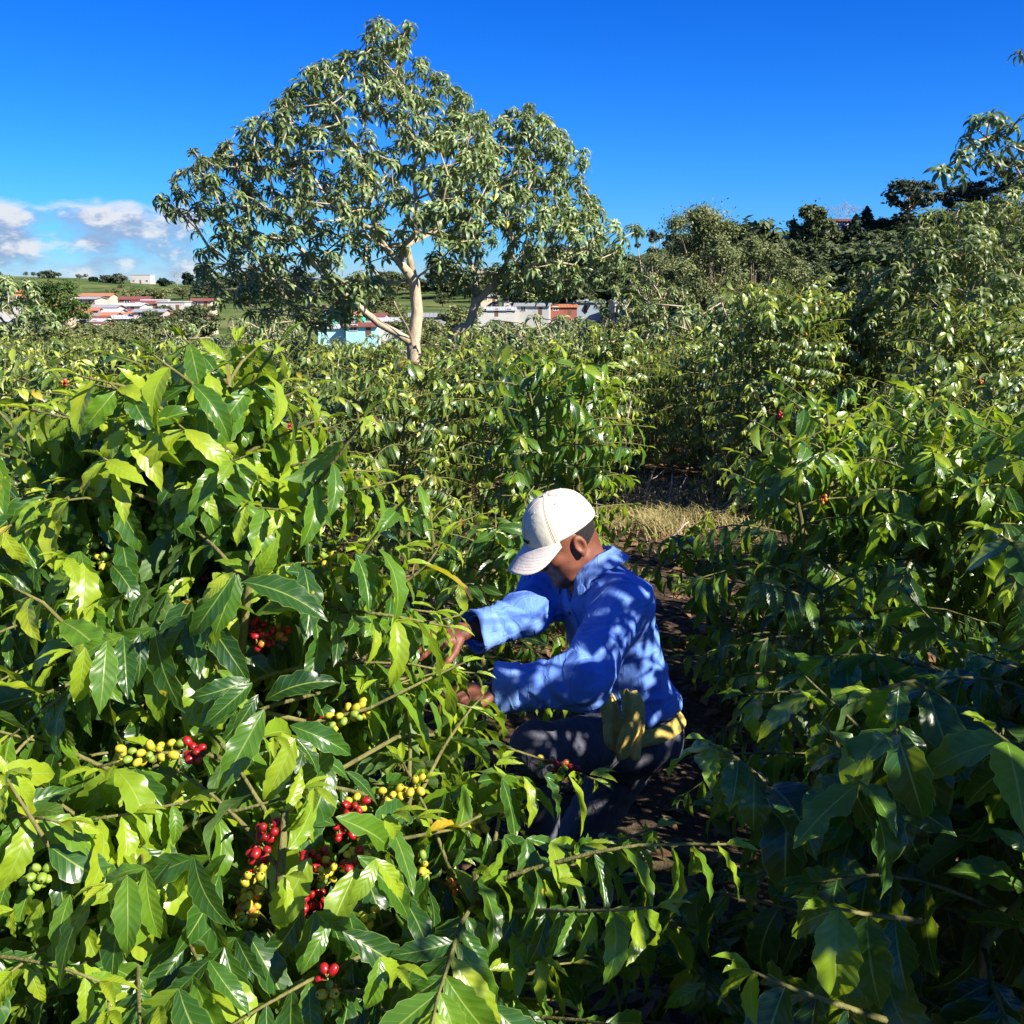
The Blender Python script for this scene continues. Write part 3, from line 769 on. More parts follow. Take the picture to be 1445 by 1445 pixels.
def hand_parts(w, d, n, thumb, curl, spreadk=1.0):
    """palm and five fingers from wrist w along d; n = back of hand, thumb = side of the thumb; returns cones"""
    d = nrmz(d); n = nrmz(n - d * (n @ d)); t = nrmz(thumb - d * (thumb @ d)); t = nrmz(t - n * (t @ n)); out = []
    for k, off in enumerate((-0.030, -0.010, 0.010, 0.030)):
        out.append((w + t * off * 0.6, w + d * 0.088 + t * off * 1.05, 0.016, 0.0125))
    for k, (off, L) in enumerate(((0.033, 0.072), (0.011, 0.080), (-0.011, 0.074), (-0.032, 0.058))):
        p = w + d * 0.090 + t * off * 1.0; dd = nrmz(d + t * off * 2.0 * spreadk); a = curl * (0.8 + 0.12 * k)
        for L_, r0, r1 in ((0.45 * L, .0100, .0092), (0.32 * L, .0092, .0085), (0.26 * L, .0085, .0070)):
            dd = nrmz(dd * math.cos(a) - n * math.sin(a)); q = p + dd * L_; out.append((p, q, r0, r1)); p = q
    p = w + d * 0.022 + t * 0.030; dd = nrmz(d * 0.62 + t * 0.62 - n * 0.30)
    for L_, r0, r1, bend in ((.042, .015, .0115, 0), (.034, .0112, .0100, .35), (.026, .0100, .0080, .35)):
        dd = nrmz(dd + (d * .5 - t * .5) * bend - n * bend * .3); q = p + dd * L_; out.append((p, q, r0, r1)); p = q
    return out
rdir = nrmz(P(628, 893, 2.86) - J['rw']); ldir = nrmz(P(650, 985, 2.62) - J['lw'])
RH = hand_parts(J['rw'] + rdir * 0.065, rdir + np.array([0, 0, -.12]), np.array([0.15, -.45, .85]), np.array([0.1, -1, 0.25]), 0.42)
LH = hand_parts(J['lw'] + ldir * 0.060, ldir + np.array([0, 0, -.2]), np.array([0, -.5, .8]), np.array([0.2, 1, 0.3]), 0.5)

def f_body(p):
    # head
    d = ell(p, hp(-.012, 0, .018), HA, (.097, .075, .098))
    d = smin(d, ell(p, hp(.028, 0, -.045), HA, (.066, .060, .070)), .03)
    d = smin(d, cone(p, hp(.045, .030, -.080), hp(.076, 0, -.104), .030, .022), .02)
    d = smin(d, cone(p, hp(.045, -.030, -.080), hp(.076, 0, -.104), .030, .022), .02)
    d = smin(d, cone(p, hp(-.012, .050, -.068), hp(.050, .034, -.092), .020, .022), .02)      # jaw line
    d = smin(d, cone(p, hp(-.012, -.050, -.068), hp(.050, -.034, -.092), .020, .022), .02)
    for s in (-1, 1):
        d = smin(d, ell(p, hp(.062, .040 * s, -.022), HA, (.026, .022, .018)), .018)            # cheekbones
        d = smax(d, -ell(p, hp(.094, .033 * s, .004), HA, (.017, .018, .012)), .010)            # eye sockets
        d = smin(d, ell(p, hp(.078, .032 * s, .003), HA, (.013, .014, .0115)), .003)            # closed lids
        d = smin(d, cone(p, hp(.086, .014 * s, .022), hp(.074, .050 * s, .020), .009, .007), .010)  # brow
        # ear: rim, bowl and lobe
        ec = hp(-.016, .080 * s, -.014)
        e = ell(p, ec, HA, (.021, .010, .033)); e = smax(e, -ell(p, ec + hl * s * .010 + hf * .003, HA, (.012, .010, .020)), .005)
        e = smin(e, ell(p, ec - hu * .031 + hf * .007, HA, (.009, .006, .010)), .006)
        d = smin(d, e, .006)
    d = smin(d, cone(p, hp(.088, 0, .010), hp(.112, 0, -.032), .009, .0125), .009)              # nose
    for s in (-1, 1): d = smin(d, ell(p, hp(.101, .013 * s, -.037), HA, (.010, .008, .008)), .006)
    d = smin(d, ell(p, hp(.086, 0, -.066), HA, (.013, .026, .007)), .005)                        # lips
    d = smin(d, ell(p, hp(.083, 0, -.079), HA, (.012, .022, .008)), .005)
    d = smax(d, -cone(p, hp(.099, -.021, -.0725), hp(.099, .021, -.0725), .0022, .0022), .003)
    # neck and trunk core
    d = smin(d, cone(p, hp(-.045, 0, -.045), J['neck'] - spine * .02, .056, .062), .025)
    d = smin(d, cone(p, J['neck'] - spine * .07, J['pelvis'], .085, .10), .05)
    for s_, e_, w_, H in (('ls', 'le', 'lw', LH), ('rs', 're', 'rw', RH)):
        d = smin(d, cone(p, J[s_], J[e_], .050, .040), .03)
        hw = H[0][0] * .5 + H[3][0] * .5
        d = smin(d, cone(p, J[e_], J[w_], .040, .029), .02); d = smin(d, cone(p, J[w_], hw, .027, .024), .012)
        hd = None
        for a, b, ra, rb in H:
            c = cone(p, a, b, ra, rb); hd = c if hd is None else smin(hd, c, .006)
        d = smin(d, hd, .010)
    return d

def f_sleeve(p, s, e, w, r, k):
    d = smin(cone(p, s, e, r[0], r[1]), cone(p, e, w, r[1], r[2]), k)
    return d
LS_R = (.082, .071, .059); RS_R = (.082, .063, .053)
def f_torso(p):
    pe, wa, ch, ne = J['pelvis'], J['waist'], J['chest'], J['neck']
    d = ell(p, ch - ft * .012, TA, (.180, .165, .118))
    d = smin(d, ell(p, wa + ft * .006, TA, (.165, .145, .122)), .07)
    d = smin(d, ell(p, pe - ft * .020 + spine * .035, TA, (.170, .085, .130)), .05)             # blouse over the belt
    d = smin(d, cone(p, J['ls'] - ft * .035 + spine * .01, J['rs'] - ft * .035 + spine * .01, .075, .075), .06)
    d = smin(d, cone(p, ne - spine * .055 - ft * .012, ne + spine * .01, .105, .074), .05)
    return d
def f_shirt0(p):
    d = f_torso(p)
    d = smin(d, f_sleeve(p, J['ls'], J['le'], J['lw'], LS_R, .05), .045)
    d = smin(d, f_sleeve(p, J['rs'], J['re'], J['rw'], RS_R, .05), .045)
    return d
lcd = nrmz(J['lw'] - J['le']); rcd = nrmz(J['rw'] - J['re'])
def f_shirt(p):
    d = f_torso(p)
    # open cuffs, open hem, open neck
    for s_, e_, w, cdir, R in (('ls', 'le', J['lw'], lcd, LS_R), ('rs', 're', J['rw'], rcd, RS_R)):
        a = f_sleeve(p, J[s_], J[e_], w, R, .05)
        a = smax(a, (p - (w + cdir * .010)) @ cdir, .004)
        a = smax(a, -cone(p, w - cdir * .02, w + cdir * .09, R[2] * .74, R[2] * .8), .003)
        d = smin(d, a, .045)
    d = smax(d, -((p - (J['pelvis'] + spine * .012)) @ spine) - 0.010 * vnoise(p * 14, 3), .006)
    d = smax(d, -cone(p, J['neck'] - spine * .03 + ft * .03, J['neck'] + spine * .10 + ft * .01, .058, .082), .006)
    # V of the unbuttoned collar
    d = smax(d, -cone(p, J['neck'] + ft * .085 - spine * .075, J['neck'] + ft * .11 + spine * .03, .006, .040), .006)
    return d
def crease(x): return 1 - np.abs(2 * (x - np.floor(x)) - 1) ** 1.3 * 1.0
def folds(V):
    n1 = vnoise(V * 7.0, 1); n2 = vnoise(V * 15.0, 2); n3 = vnoise(V * 33.0, 5); sharp = (1 - np.abs(vnoise(V * np.array([9., 9., 15.]), 21))) ** 4; out = 0.0025 * n2 + 0.0012 * n3 + .0075 * (sharp - .25)
    def arm(s, e, w, amp, ph):
        ax = nrmz(w - e); t = (V - e) @ ax; t2 = (V - e) @ nrmz(s - e)
        dseg = np.minimum(cone(V, s, e, 0, 0), cone(V, e, w, 0, 0)); m = smooth(.125, .085, dseg)
        side = np.cross(ax, nrmz(s - e)); side = side / max(np.linalg.norm(side), 1e-6)
        q = (V - e) @ side
        rings = crease((np.linalg.norm(V - e, axis=1) * 1.0 + q * .55 + 0.035 * n1) / .042 + ph) - .5          # bunching round the elbow
        longf = crease((q + .35 * t * .3 + .030 * n1) / .046 + .3) - .5                                     # folds running along the cloth
        near = np.exp(-(np.linalg.norm(V - e, axis=1) / .13) ** 2)
        return m * amp * (rings * (0.35 + near) + longf * .75 * (1 - near) * (.5 + .5 * n1))
    out = out + arm(J['ls'], J['le'], J['lw'], .0085, .1) + arm(J['rs'], J['re'], J['rw'], .0085, .6)
    # drag lines from the armpits across the back, blousing above the hem
    a = (V - J['pelvis']) @ spine; l = (V - J['pelvis']) @ lt; b = (V - J['pelvis']) @ ft
    tm = smooth(.10, .02, np.abs(f_torso(V)))
    dr = crease((l * .55 + b * .9 + a * .50 + .06 * n1) / .085) - .5
    out = out + tm * .0060 * dr * (.55 + .6 * n1)
    hem = np.exp(-((a - .035) / .05) ** 2)
    out = out + tm * hem * .0100 * (crease((np.arctan2(l, b) * .10 + .03 * n1) / .052) - .5)
    return out

def f_legs(p):
    pe = J['pelvis']
    d = ell(p, pe - ft * .015 - spine * .055, TA, (.165, .12, .135))
    for h, k, a in (('lh', 'lk', 'la'), ('rh', 'rk', 'ra')):
        g = smin(cone(p, J[h], J[k], .098, .072), smax(cone(p, J[k], J[a], .070, .054), (p - (J[a] + nrmz(J[a] - J[k]) * .02)) @ nrmz(J[a] - J[k]), .004), .04)
        d = smin(d, g, .05)
    return d
def leg_folds(V):
    n1 = vnoise(V * 6.0, 11); n2 = vnoise(V * 17.0, 12); out = .004 * n2
    for h, k, a in (('lh', 'lk', 'la'), ('rh', 'rk', 'ra')):
        r = np.linalg.norm(V - J[k], axis=1); out = out + .008 * (crease((r + .04 * n1) / .05) - .5) * np.exp(-(r / .17) ** 2)
        r2 = np.linalg.norm(V - J[h], axis=1); out = out + .009 * (crease((r2 + .05 * n1) / .055) - .5) * np.exp(-(r2 / .20) ** 2)
    return out

def skin_mat():
    m, t, out = mat('tanned_skin'); oc = t.new('ShaderNodeTexCoord'); p = oc.outputs['Object']
    n = t.noise(p, 14, 4); f = t.noise(p, 160, 4, .7)
    c = t.ramp(n, [(.3, (.13, .042, .022)), (.55, (.215, .076, .040)), (.75, (.29, .105, .060))])
    c = t.mix(t.math('MULTIPLY', f, .35), c, (.12, .045, .025))
    t.link(principled(t, c, .5, .4, t.bump(f, .35, .004), Subsurface_Weight=0.08), out.inputs[0]); return m
def cloth_mat(name, col, dark, pale, weave=900.0, rough=.85, stripes=None, wear=.35):
    m, t, out = mat(name); oc = t.new('ShaderNodeTexCoord'); p = oc.outputs['Object']
    n = t.noise(p, 7, 5, .6); n2 = t.noise(p, 45, 4, .6); c = t.mix(t.math('MULTIPLY', n2, wear), col, pale)
    c = t.mix(t.maprange(n, .42, .62, 0, .55), c, dark)
    if stripes:
        ax, per = stripes
        for k, (a, pr) in enumerate(zip(ax, per)):
            dt = t.new('ShaderNodeVectorMath'); dt.operation = 'DOT_PRODUCT'; t.link(p, dt.inputs[0]); dt.inputs[1].default_value = tuple(a)
            fr = t.math('ABSOLUTE', t.math('SUBTRACT', t.math('FRACT', t.math('MULTIPLY', t.math('ADD', dt.outputs['Value'], t.math('MULTIPLY', n, .012)), 1 / pr)), .5))
            c = t.mix(t.maprange(fr, .030, .016, 0, .50 if k == 0 else .30), c, dark)
            c = t.mix(t.maprange(t.math('ABSOLUTE', t.math('SUBTRACT', fr, .045)), .012, .005, 0, .35), c, pale)
    # crisp creases: ridged noise stretched two ways
    hs = []
    for sc, rot in (((6, 20, 9), (.5, .9, .3)), ((18, 7, 11), (1.2, .2, .8))):
        mp = t.new('ShaderNodeMapping'); mp.inputs['Scale'].default_value = sc; mp.inputs['Rotation'].default_value = rot; t.link(p, mp.inputs[0])
        hs.append(t.math('POWER', t.math('SUBTRACT', 1.0, t.math('ABSOLUTE', t.math('MULTIPLY', t.math('SUBTRACT', t.noise(mp.outputs[0], 1.0, 3, .5, .6), .5), 3.2), clamp=True)), 5.0))
    h = t.math('ADD', t.math('MULTIPLY', t.noise(p, 420, 2), .12), t.math('MULTIPLY', t.math('ADD', hs[0], hs[1]), .9))
    t.link(principled(t, c, rough, .2, t.bump(h, .34, .006)), out.inputs[0]); return m

def on_surface(f, p, off=0.0):
    p = np.array(p, float)
    for _ in range(6):
        e = 1e-3; g = np.stack([(f(p + np.eye(3)[i] * e) - f(p - np.eye(3)[i] * e)) / (2 * e) for i in range(3)], 1); g = nrmz(g)
        p = p - g * (f(p) - off)[:, None]
    return p, g
def strip_on(name, f, line, width, off, mat_, parent, thick=.0022, disp=None):
    """a flat band of cloth laid along a line on the surface of f"""
    line = np.array(line); t = nrmz(np.gradient(line, axis=0)); p, g = on_surface(f, line); b = nrmz(np.cross(g, t)); us = np.linspace(-.5, .5, 5); rows = []
    base = np.concatenate([p + b * width * u for u in us]); q, g2 = on_surface(f, base)
    if disp is not None: q = q + g2 * disp(q)[:, None]
    n = len(line); top = q + g2 * (off + thick); bot = q + g2 * (off - .004)
    V = np.concatenate([top, bot]); N = len(q); F = []
    for i in range(4):
        for j in range(n - 1): F.append((i*n+j, i*n+j+1, (i+1)*n+j+1, (i+1)*n+j)); F.append((N+i*n+j, N+(i+1)*n+j, N+(i+1)*n+j+1, N+i*n+j+1))
    for j in range(n - 1): F.append((j, N+j, N+j+1, j+1)); F.append((4*n+j, 4*n+j+1, N+4*n+j+1, N+4*n+j))
    for i in range(4): F.append((i*n, (i+1)*n, N+(i+1)*n, N+i*n)); F.append((i*n+n-1, N+i*n+n-1, N+(i+1)*n+n-1, (i+1)*n+n-1))
    return link(name, np_mesh(name, V, np.array(F), mat_), parent)
def grid_solid(name, G, th, mat_, parent, close_u=False):
    """a sheet of points G (nu,nv,3) given a thickness"""
    nu, nv = G.shape[:2]; du = np.gradient(G, axis=0); dv = np.gradient(G, axis=1); nn = nrmz(np.cross(du, dv))
    A = G + nn * th / 2; B = G - nn * th / 2; V = np.concatenate([A.reshape(-1, 3), B.reshape(-1, 3)]); N = nu * nv; F = []
    R = nu if close_u else nu - 1
    for i in range(R):
        for j in range(nv - 1):
            a, b, c, d = i*nv+j, ((i+1) % nu)*nv+j, ((i+1) % nu)*nv+j+1, i*nv+j+1
            F.append((a, b, c, d)); F.append((N+a, N+d, N+c, N+b))
    for i in range(R):
        i2 = (i+1) % nu; F.append((i*nv, N+i*nv, N+i2*nv, i2*nv)); F.append((i*nv+nv-1, i2*nv+nv-1, N+i2*nv+nv-1, N+i*nv+nv-1))
    if not close_u:
        for j in range(nv - 1): F.append((j, j+1, N+j+1, N+j)); k = (nu-1)*nv; F.append((k+j, N+k+j, N+k+j+1, k+j+1))
    return link(name, np_mesh(name, V, np.array(F), mat_), parent)

def build_person():
    SKIN = skin_mat()
    SHIRT = cloth_mat('blue_cotton', (.125, .255, .68), (.075, .165, .54), (.22, .37, .76), wear=.14, stripes=([tuple(lt), tuple(spine)], [.115, .17]))
    SHIRT2 = cloth_mat('worn_dappled_blue_cotton', (.150, .280, .64), (.075, .160, .50), (.26, .40, .70))  # paler blue: wear, plus dappled sunlight put into the colour
    PANTS = cloth_mat('navy_twill', (.095, .100, .130), (.050, .055, .080), (.19, .20, .22), rough=.9)
    CANVAS = cloth_mat('ochre_canvas', (.62, .46, .10), (.36, .25, .05), (.72, .58, .20), wear=.5)
    CAPM = cap_material(); DARK = plain('dark_thread', (.02, .025, .07), .8)
    HAIR = plain('dark_hair', (.018, .014, .012), .55, .4, 90, .4, .8, 350)
    SHOE = plain('black_rubber_boot', (.015, .015, .016), .45, .3, 20)
    lo = np.min([J[k] for k in J], 0); hi = np.max([J[k] for k in J], 0)
    root = sdf_mesh('person', f_body, np.minimum(lo, P(600, 900, 2.6)) - .12, np.maximum(hi, HC) + .16, .0032, SKIN)
    tag(root, 'man in blue shirt and pale cap kneeling among coffee bushes, picking cherries', 'person')
    shirt = sdf_mesh('shirt', f_shirt, lo - .14, hi + .14, .0052, SHIRT, root, disp=folds)
    tr = sdf_mesh('trousers', f_legs, lo - .14, hi + .14, .0075, PANTS, root, disp=leg_folds)
    # cuffs: bands at the sleeve ends
    for w, cdir, r, seed in ((J['lw'], lcd, .063, 1), (J['rw'], rcd, .055, 2)):
        s1 = nrmz(np.cross(cdir, UP)); s2 = np.cross(s1, cdir); G = np.zeros((36, 7, 3)); rr = random.Random(seed)
        for i in range(36):
            a = 2 * math.pi * i / 36
            wob = 1 + .07 * math.sin(3 * a + seed) + .05 * math.sin(5 * a + 1 + seed)
            for j in range(7):
                G[i, j] = w + cdir * (-.048 + .012 * j + .004 * math.sin(2*a + seed)) + (s1 * math.cos(a) + s2 * math.sin(a)) * (r * (wob if j > 0 else 1) + (.004 if j in (1, 5) else .001) + .0015*j)
        c = grid_solid('cuff', G, .0045, SHIRT2, shirt, True)
    # collar: a band that stands round the neck and folds over
    na = nrmz(J['neck'] - J['chest']); nc = J['neck'] + spine * .020; G = np.zeros((41, 8, 3))
    for i in range(41):
        a = rad(28) + (2 * math.pi - rad(56)) * i / 40                                  # opening at the front
        out = ft * math.cos(a) + lt * math.sin(a); fr = max(0, math.cos(a)) ; bk = max(0, -math.cos(a))
        for j in range(8):
            if j < 4: r = .074 - .003 * j; zz = -.012 + .016 * j
            else: r = .067 + .0115 * (j - 3.4); zz = .040 - .0145 * (j - 3.6)
            tipx = (.028 if (i < 4 or i > 36) else 0) * max(0, j - 4) / 3
            G[i, j] = nc + out * (r * (1.0 + .12 * bk)) + spine * (zz - .030 * fr - tipx) + ft * (.014 * fr - .006 * bk)
    grid_solid('collar', G, .0035, SHIRT2, shirt)
    # placket down the front, buttons, breast pocket, yoke and armhole seams
    line = [J['neck'] + ft * .13 - spine * (.075 + .028 * k) + lt * .002 for k in range(13)]
    pl = strip_on('button_placket', f_shirt0, line, .034, .002, SHIRT2, shirt, disp=folds)
    bp, bg = on_surface(f_shirt0, np.array(line[1::3]))
    for p_, g_ in zip(bp, bg):
        m = MB(); m.tube([p_ + g_ * .004, p_ + g_ * .0085], [.0055, .0055], 10); m.build('button', plain('button', (.06, .09, .2), .35) if 'button' not in bpy.data.materials else bpy.data.materials['button'], shirt)
    pc = J['chest'] + ft * .13 + lt * .095 - spine * .005
    strip_on('pocket', f_shirt0, [pc + spine * (.055 - .013 * k) for k in range(9)], .095, .001, SHIRT, shirt, disp=folds)
    sleeve_ax = nrmz(J['le'] - J['ls'])
    for sh, el in (('ls', 'le'), ('rs', 're')):
        ax = nrmz(nrmz(J[el] - J[sh]) * .6 + (lt if sh == 'ls' else -lt) * .8); s1 = nrmz(np.cross(ax, spine)); s2 = np.cross(ax, s1)
        cpt = J[sh] + ax * .012; ring = [cpt + (s1 * math.cos(a) + s2 * math.sin(a)) * .10 for a in np.linspace(-2.6, 2.6, 40)]
        strip_on('armhole_seam', f_shirt0, ring, .012, .0005, SHIRT2, shirt, .0018, disp=folds)
    yk = [J['neck'] - spine * .10 - ft * .12 + lt * (.17 - .34 * k / 24) for k in range(25)]
    strip_on('yoke_seam', f_shirt0, yk, .010, .0005, SHIRT2, shirt, .0018, disp=folds)
    # ochre cloth tied at the waist, two tails hanging at his left hip
    wl = []
    for k in range(40):
        a = -2.9 + 5.8 * k / 39
        wl.append(J['pelvis'] - spine * .012 + (ft * math.cos(a) * .125 + lt * math.sin(a) * .165) - ft * .015)
    belt = strip_on('waist_cloth', lambda p: smin(f_legs(p), f_torso(p) + .012, .02), wl, .050, .006, CANVAS, root, .006)
    hip = P(884, 975, 2.80)
    for k, (x0, y0, x1, y1, wd, dd) in enumerate(((886, 974, 893, 1070, .070, .0), (848, 980, 886, 1062, .062, .035))):
        G = np.zeros((20, 11, 3)); a_, b_ = P(x0, y0, 2.775 + dd), P(x1, y1, 2.715 + dd)
        for i in range(20):
            f = i / 19; c = a_ + (b_ - a_) * f + np.array([0.010 * math.sin(f * 5 + k), -.014 * math.sin(f * 3.1), 0])
            for j in range(11):
                u = j / 10 - .5; wv = wd * (0.75 + .45 * f - .85 * max(0, f - .72)) * 1.0
                G[i, j] = c + np.array([1, .25, 0]) * u * wv + np.array([-.3, -1, 0]) * (.009 * math.sin(u * 7 + f * 5 + k * 2) + .004 * math.sin(u * 15 + f * 11) + .006 * math.sin(f * 13 + u * 4 + k)) + np.array([0, 0, -.010 * abs(u) * f])
        grid_solid('cloth_tail', G, .005, CANVAS, belt)
    # hair at the nape and temples, below the cap
    sdf_mesh('hair', lambda p: smax(smax(smax(ell(p, hp(-.014, 0, .016), HA, (.101, .0795, .101)), (p - hp(0, 0, .050)) @ hu, .004),
             -(p - hp(-.030, 0, -.062)) @ (hu * .93 - hf * .36), .006), (p - hp(-.022, 0, 0)) @ hf, .006), HC - .13, HC + .13, .003, HAIR, root)
    # boots
    A = J['la']; tl = nrmz(np.array([-.86, -.35, 0])); gl = np.array([A[0], A[1], .05])
    fl = lambda p: smax(smin(cone(p, A + UP * .03, gl, .053, .048), cone(p, gl, gl + tl * .17 - UP * .012, .046, .036), .03), .004 - p[:, 2], .004)
    sdf_mesh('boot', fl, np.minimum(A, gl + tl * .2) - .08, A + .12, .006, SHOE, root)
    B = J['ra']; sh = nrmz(B - J['rk']); he = B + sh * .075; dn = nrmz(np.array([.25, .1, -1]))
    fr = lambda p: smax(smin(cone(p, B - sh * .03, he, .053, .046), cone(p, he, he + dn * .13, .044, .036), .03), .004 - p[:, 2], .004)
    sdf_mesh('boot', fr, np.minimum(B, he + dn * .15) - .09, np.maximum(B, he) + .09, .006, SHOE, root)
    build_cap(root, CAPM, DARK)
    return root

def cap_material():
    m, t, out = mat('cream_cap_cotton'); oc = t.new('ShaderNodeTexCoord'); p = oc.outputs['Object']
    uv = t.new('ShaderNodeUVMap'); su = t.new('ShaderNodeSeparateXYZ'); t.link(uv.outputs[0], su.inputs[0])
    n = t.noise(p, 22, 5, .65); n2 = t.noise(p, 75, 4, .6)
    c = t.mix(t.maprange(n, .45, .70, 0, .55), (.78, .72, .58), (.58, .52, .36))
    c = t.mix(t.maprange(n2, .63, .70, 0, .6), c, (.20, .21, .17))
    # rows of stitching on the brim (v runs outwards; the crown has v < 0)
    vv = su.outputs[1]; fr = t.math('ABSOLUTE', t.math('SUBTRACT', t.math('FRACT', t.math('MULTIPLY', vv, 9.0)), .5))
    on = t.math('MULTIPLY', t.maprange(vv, .28, .30, 0, 1), t.maprange(vv, .88, .86, 0, 1))
    c = t.mix(t.math('MULTIPLY', t.maprange(fr, .16, .07, 0, .8), on), c, (.30, .25, .28))
    c = t.mix(t.maprange(vv, 0, .01, 0, .45), c, (.60, .54, .58))  # lavender cast over the brim: dim skylight painted into its colour
    h = t.math('ADD', t.math('MULTIPLY', t.noise(p, 500, 2), .3), t.math('ADD', n2, t.math('MULTIPLY', n, 2.0)))
    t.link(principled(t, c, .9, .15, t.bump(h, .22, .004)), out.inputs[0]); return m

def build_cap(root, CAPM, DARK):
    rim0 = hp(-.012, 0, .030)
    a_, b_, h_ = .118, .094, .116
    tilt = nrmz(hu * .985 - hf * .12); f2 = nrmz(hf - tilt * (hf @ tilt)); l2 = np.cross(tilt, f2)
    def crown(th, e):
        """th round the head from the front, e 0 rim .. 1 button"""
        ph = e * math.pi / 2; se = math.cos(ph) ** .72; he = math.sin(ph) ** 1.02
        seam = min(abs(((th / (math.pi / 3)) + .5) % 1 - .5) * 2, 1)
        r = 1 - .012 * math.exp(-(seam / .10) ** 2) * (1 - e ** 6) + .006 * math.sin(th * 3 + e * 7) * (1 - e) + .006 * math.sin(th * 7 + e * 11 + 1) * e * (1 - e) * 2
        front = max(0, math.cos(th))
        lift = -.012 * e * (1 - e) * front * 2
        return rim0 + f2 * (a_ * math.cos(th) * se * (r + lift)) + l2 * (b_ * math.sin(th) * se * r) + tilt * (h_ * he * (1 + .02 * front) - .004 * math.cos(2 * th) * (1 - e))
    nt, ne = 96, 26; vs = []; fs = []; uv = []
    for i in range(ne + 1):
        for j in range(nt): vs.append(crown(2 * math.pi * j / nt, min(.9985, i / ne)))
    o = len(vs)
    for i in range(ne + 1):                                                          # inner face: the cap has a thickness
        for j in range(nt): q = vs[i * nt + j]; vs.append(q + (rim0 + tilt * .02 - q) * .028)
    for i in range(ne):
        for j in range(nt):
            a, b, c, d = i*nt+j, i*nt+(j+1) % nt, (i+1)*nt+(j+1) % nt, (i+1)*nt+j
            fs.append((a, b, c, d)); fs.append((o+a, o+d, o+c, o+b))
    for j in range(nt): fs.append((j, o+j, o+(j+1) % nt, (j+1) % nt)); k = ne*nt; fs.append((k+j, k+(j+1) % nt, o+k+(j+1) % nt, o+k+j))
    uvl = np.full((len(fs) * 4, 2), -.5)
    cap = link('cap', np_mesh('cap', np.array(vs), np.array(fs), CAPM, uv=uvl), root)
    # brim
    nu, nv = 41, 15; G = np.zeros((nu, nv, 3)); A = rad(66)
    for i in range(nu):
        th = -A + 2 * A * i / (nu - 1); s = abs(i / (nu - 1) * 2 - 1)
        base = rim0 + f2 * (a_ * .985 * math.cos(th)) + l2 * (b_ * .985 * math.sin(th)) + tilt * .004
        ext = .084 * (1 - s ** 3.2) ** .55 + .001
        for j in range(nv):
            v = j / (nv - 1); x = ext * v
            side = b_ * math.sin(th) * (1 + .06 * v * (1 - s ** 4))
            G[i, j] = rim0 + f2 * (a_ * .985 * math.cos(th) + x) + l2 * side + tilt * (.004 - .34 * x - .040 * (math.sin(th) / math.sin(A)) ** 2 * v ** .8 * (1 - .55 * s ** 6) - .9 * x * x)
    br = grid_solid('brim', G, .0042, CAPM, cap)
    me = br.data; l = me.uv_layers.new(name='UVMap'); N = nu * nv
    vi = np.zeros(len(me.loops), np.int32); me.loops.foreach_get('vertex_index', vi); k = vi % N
    l.data.foreach_set('uv', np.stack([(k // nv) / (nu - 1), np.clip((k % nv) / (nv - 1), .0, 1) * .98 + .012], 1).astype(np.float32).ravel())
    # squatchee button, eyelets, seam piping
    m = MB(); top = crown(0, .9985); m.tube([top - tilt * .004, top + tilt * .002, top + tilt * .0035], [.0075, .0075, .004], 12); m.build('cap_button', CAPM, cap, True)
    SEAM = plain('cap_seam', (.62, .56, .44), .9)
    m = MB()
    for k in range(6):
        th = math.pi / 3 * k
        for d in (-.020, .020): m.tube([crown(th + d, e) + nrmz(crown(th, e) - rim0) * .0004 for e in np.linspace(.02, .97, 26)], .0006, 4)
    m.build('seam_stitching', SEAM, cap, True)
    m = MB()
    for k in range(6):
        c = crown(math.pi / 3 * (k + .5), .66); n = nrmz(c - rim0 - tilt * .01); s1 = nrmz(np.cross(n, tilt)); s2 = np.cross(n, s1)
        m.tube([c + n * .0012 + (s1 * math.cos(a) + s2 * math.sin(a)) * .0028 for a in np.linspace(0, 6.283, 13)], .0008, 5)
    m.build('eyelets', SEAM, cap, True)
    # the word embroidered low on the front
    cu = bpy.data.curves.new('lettering', 'FONT'); cu.body = 'COUNT'; cu.size = .0135; cu.extrude = .0006; cu.align_x = 'CENTER'; cu.space_character = 1.12; cu.offset = .0006
    to = bpy.data.objects.new('lettering', cu); COL.objects.link(to)
    bpy.context.view_layer.update(); dg = bpy.context.evaluated_depsgraph_get()
    me = bpy.data.meshes.new_from_object(to.evaluated_get(dg)); bpy.data.objects.remove(to)
    bm = __import__('bmesh').new(); bm.from_mesh(me); __import__('bmesh').ops.subdivide_edges(bm, edges=bm.edges[:], cuts=1); bm.to_mesh(me); bm.free()
    for v in me.vertices:
        th = -v.co.x * -1 / .095; e = .13 + v.co.y / .16
        th = v.co.x / .098
        q = crown(th, e); n = nrmz(q - rim0 + tilt * .0); q = q + n * (.0012 + v.co.z)
        v.co = Vector(q)
    me.materials.clear(); me.materials.append(DARK); link('lettering', me, cap)
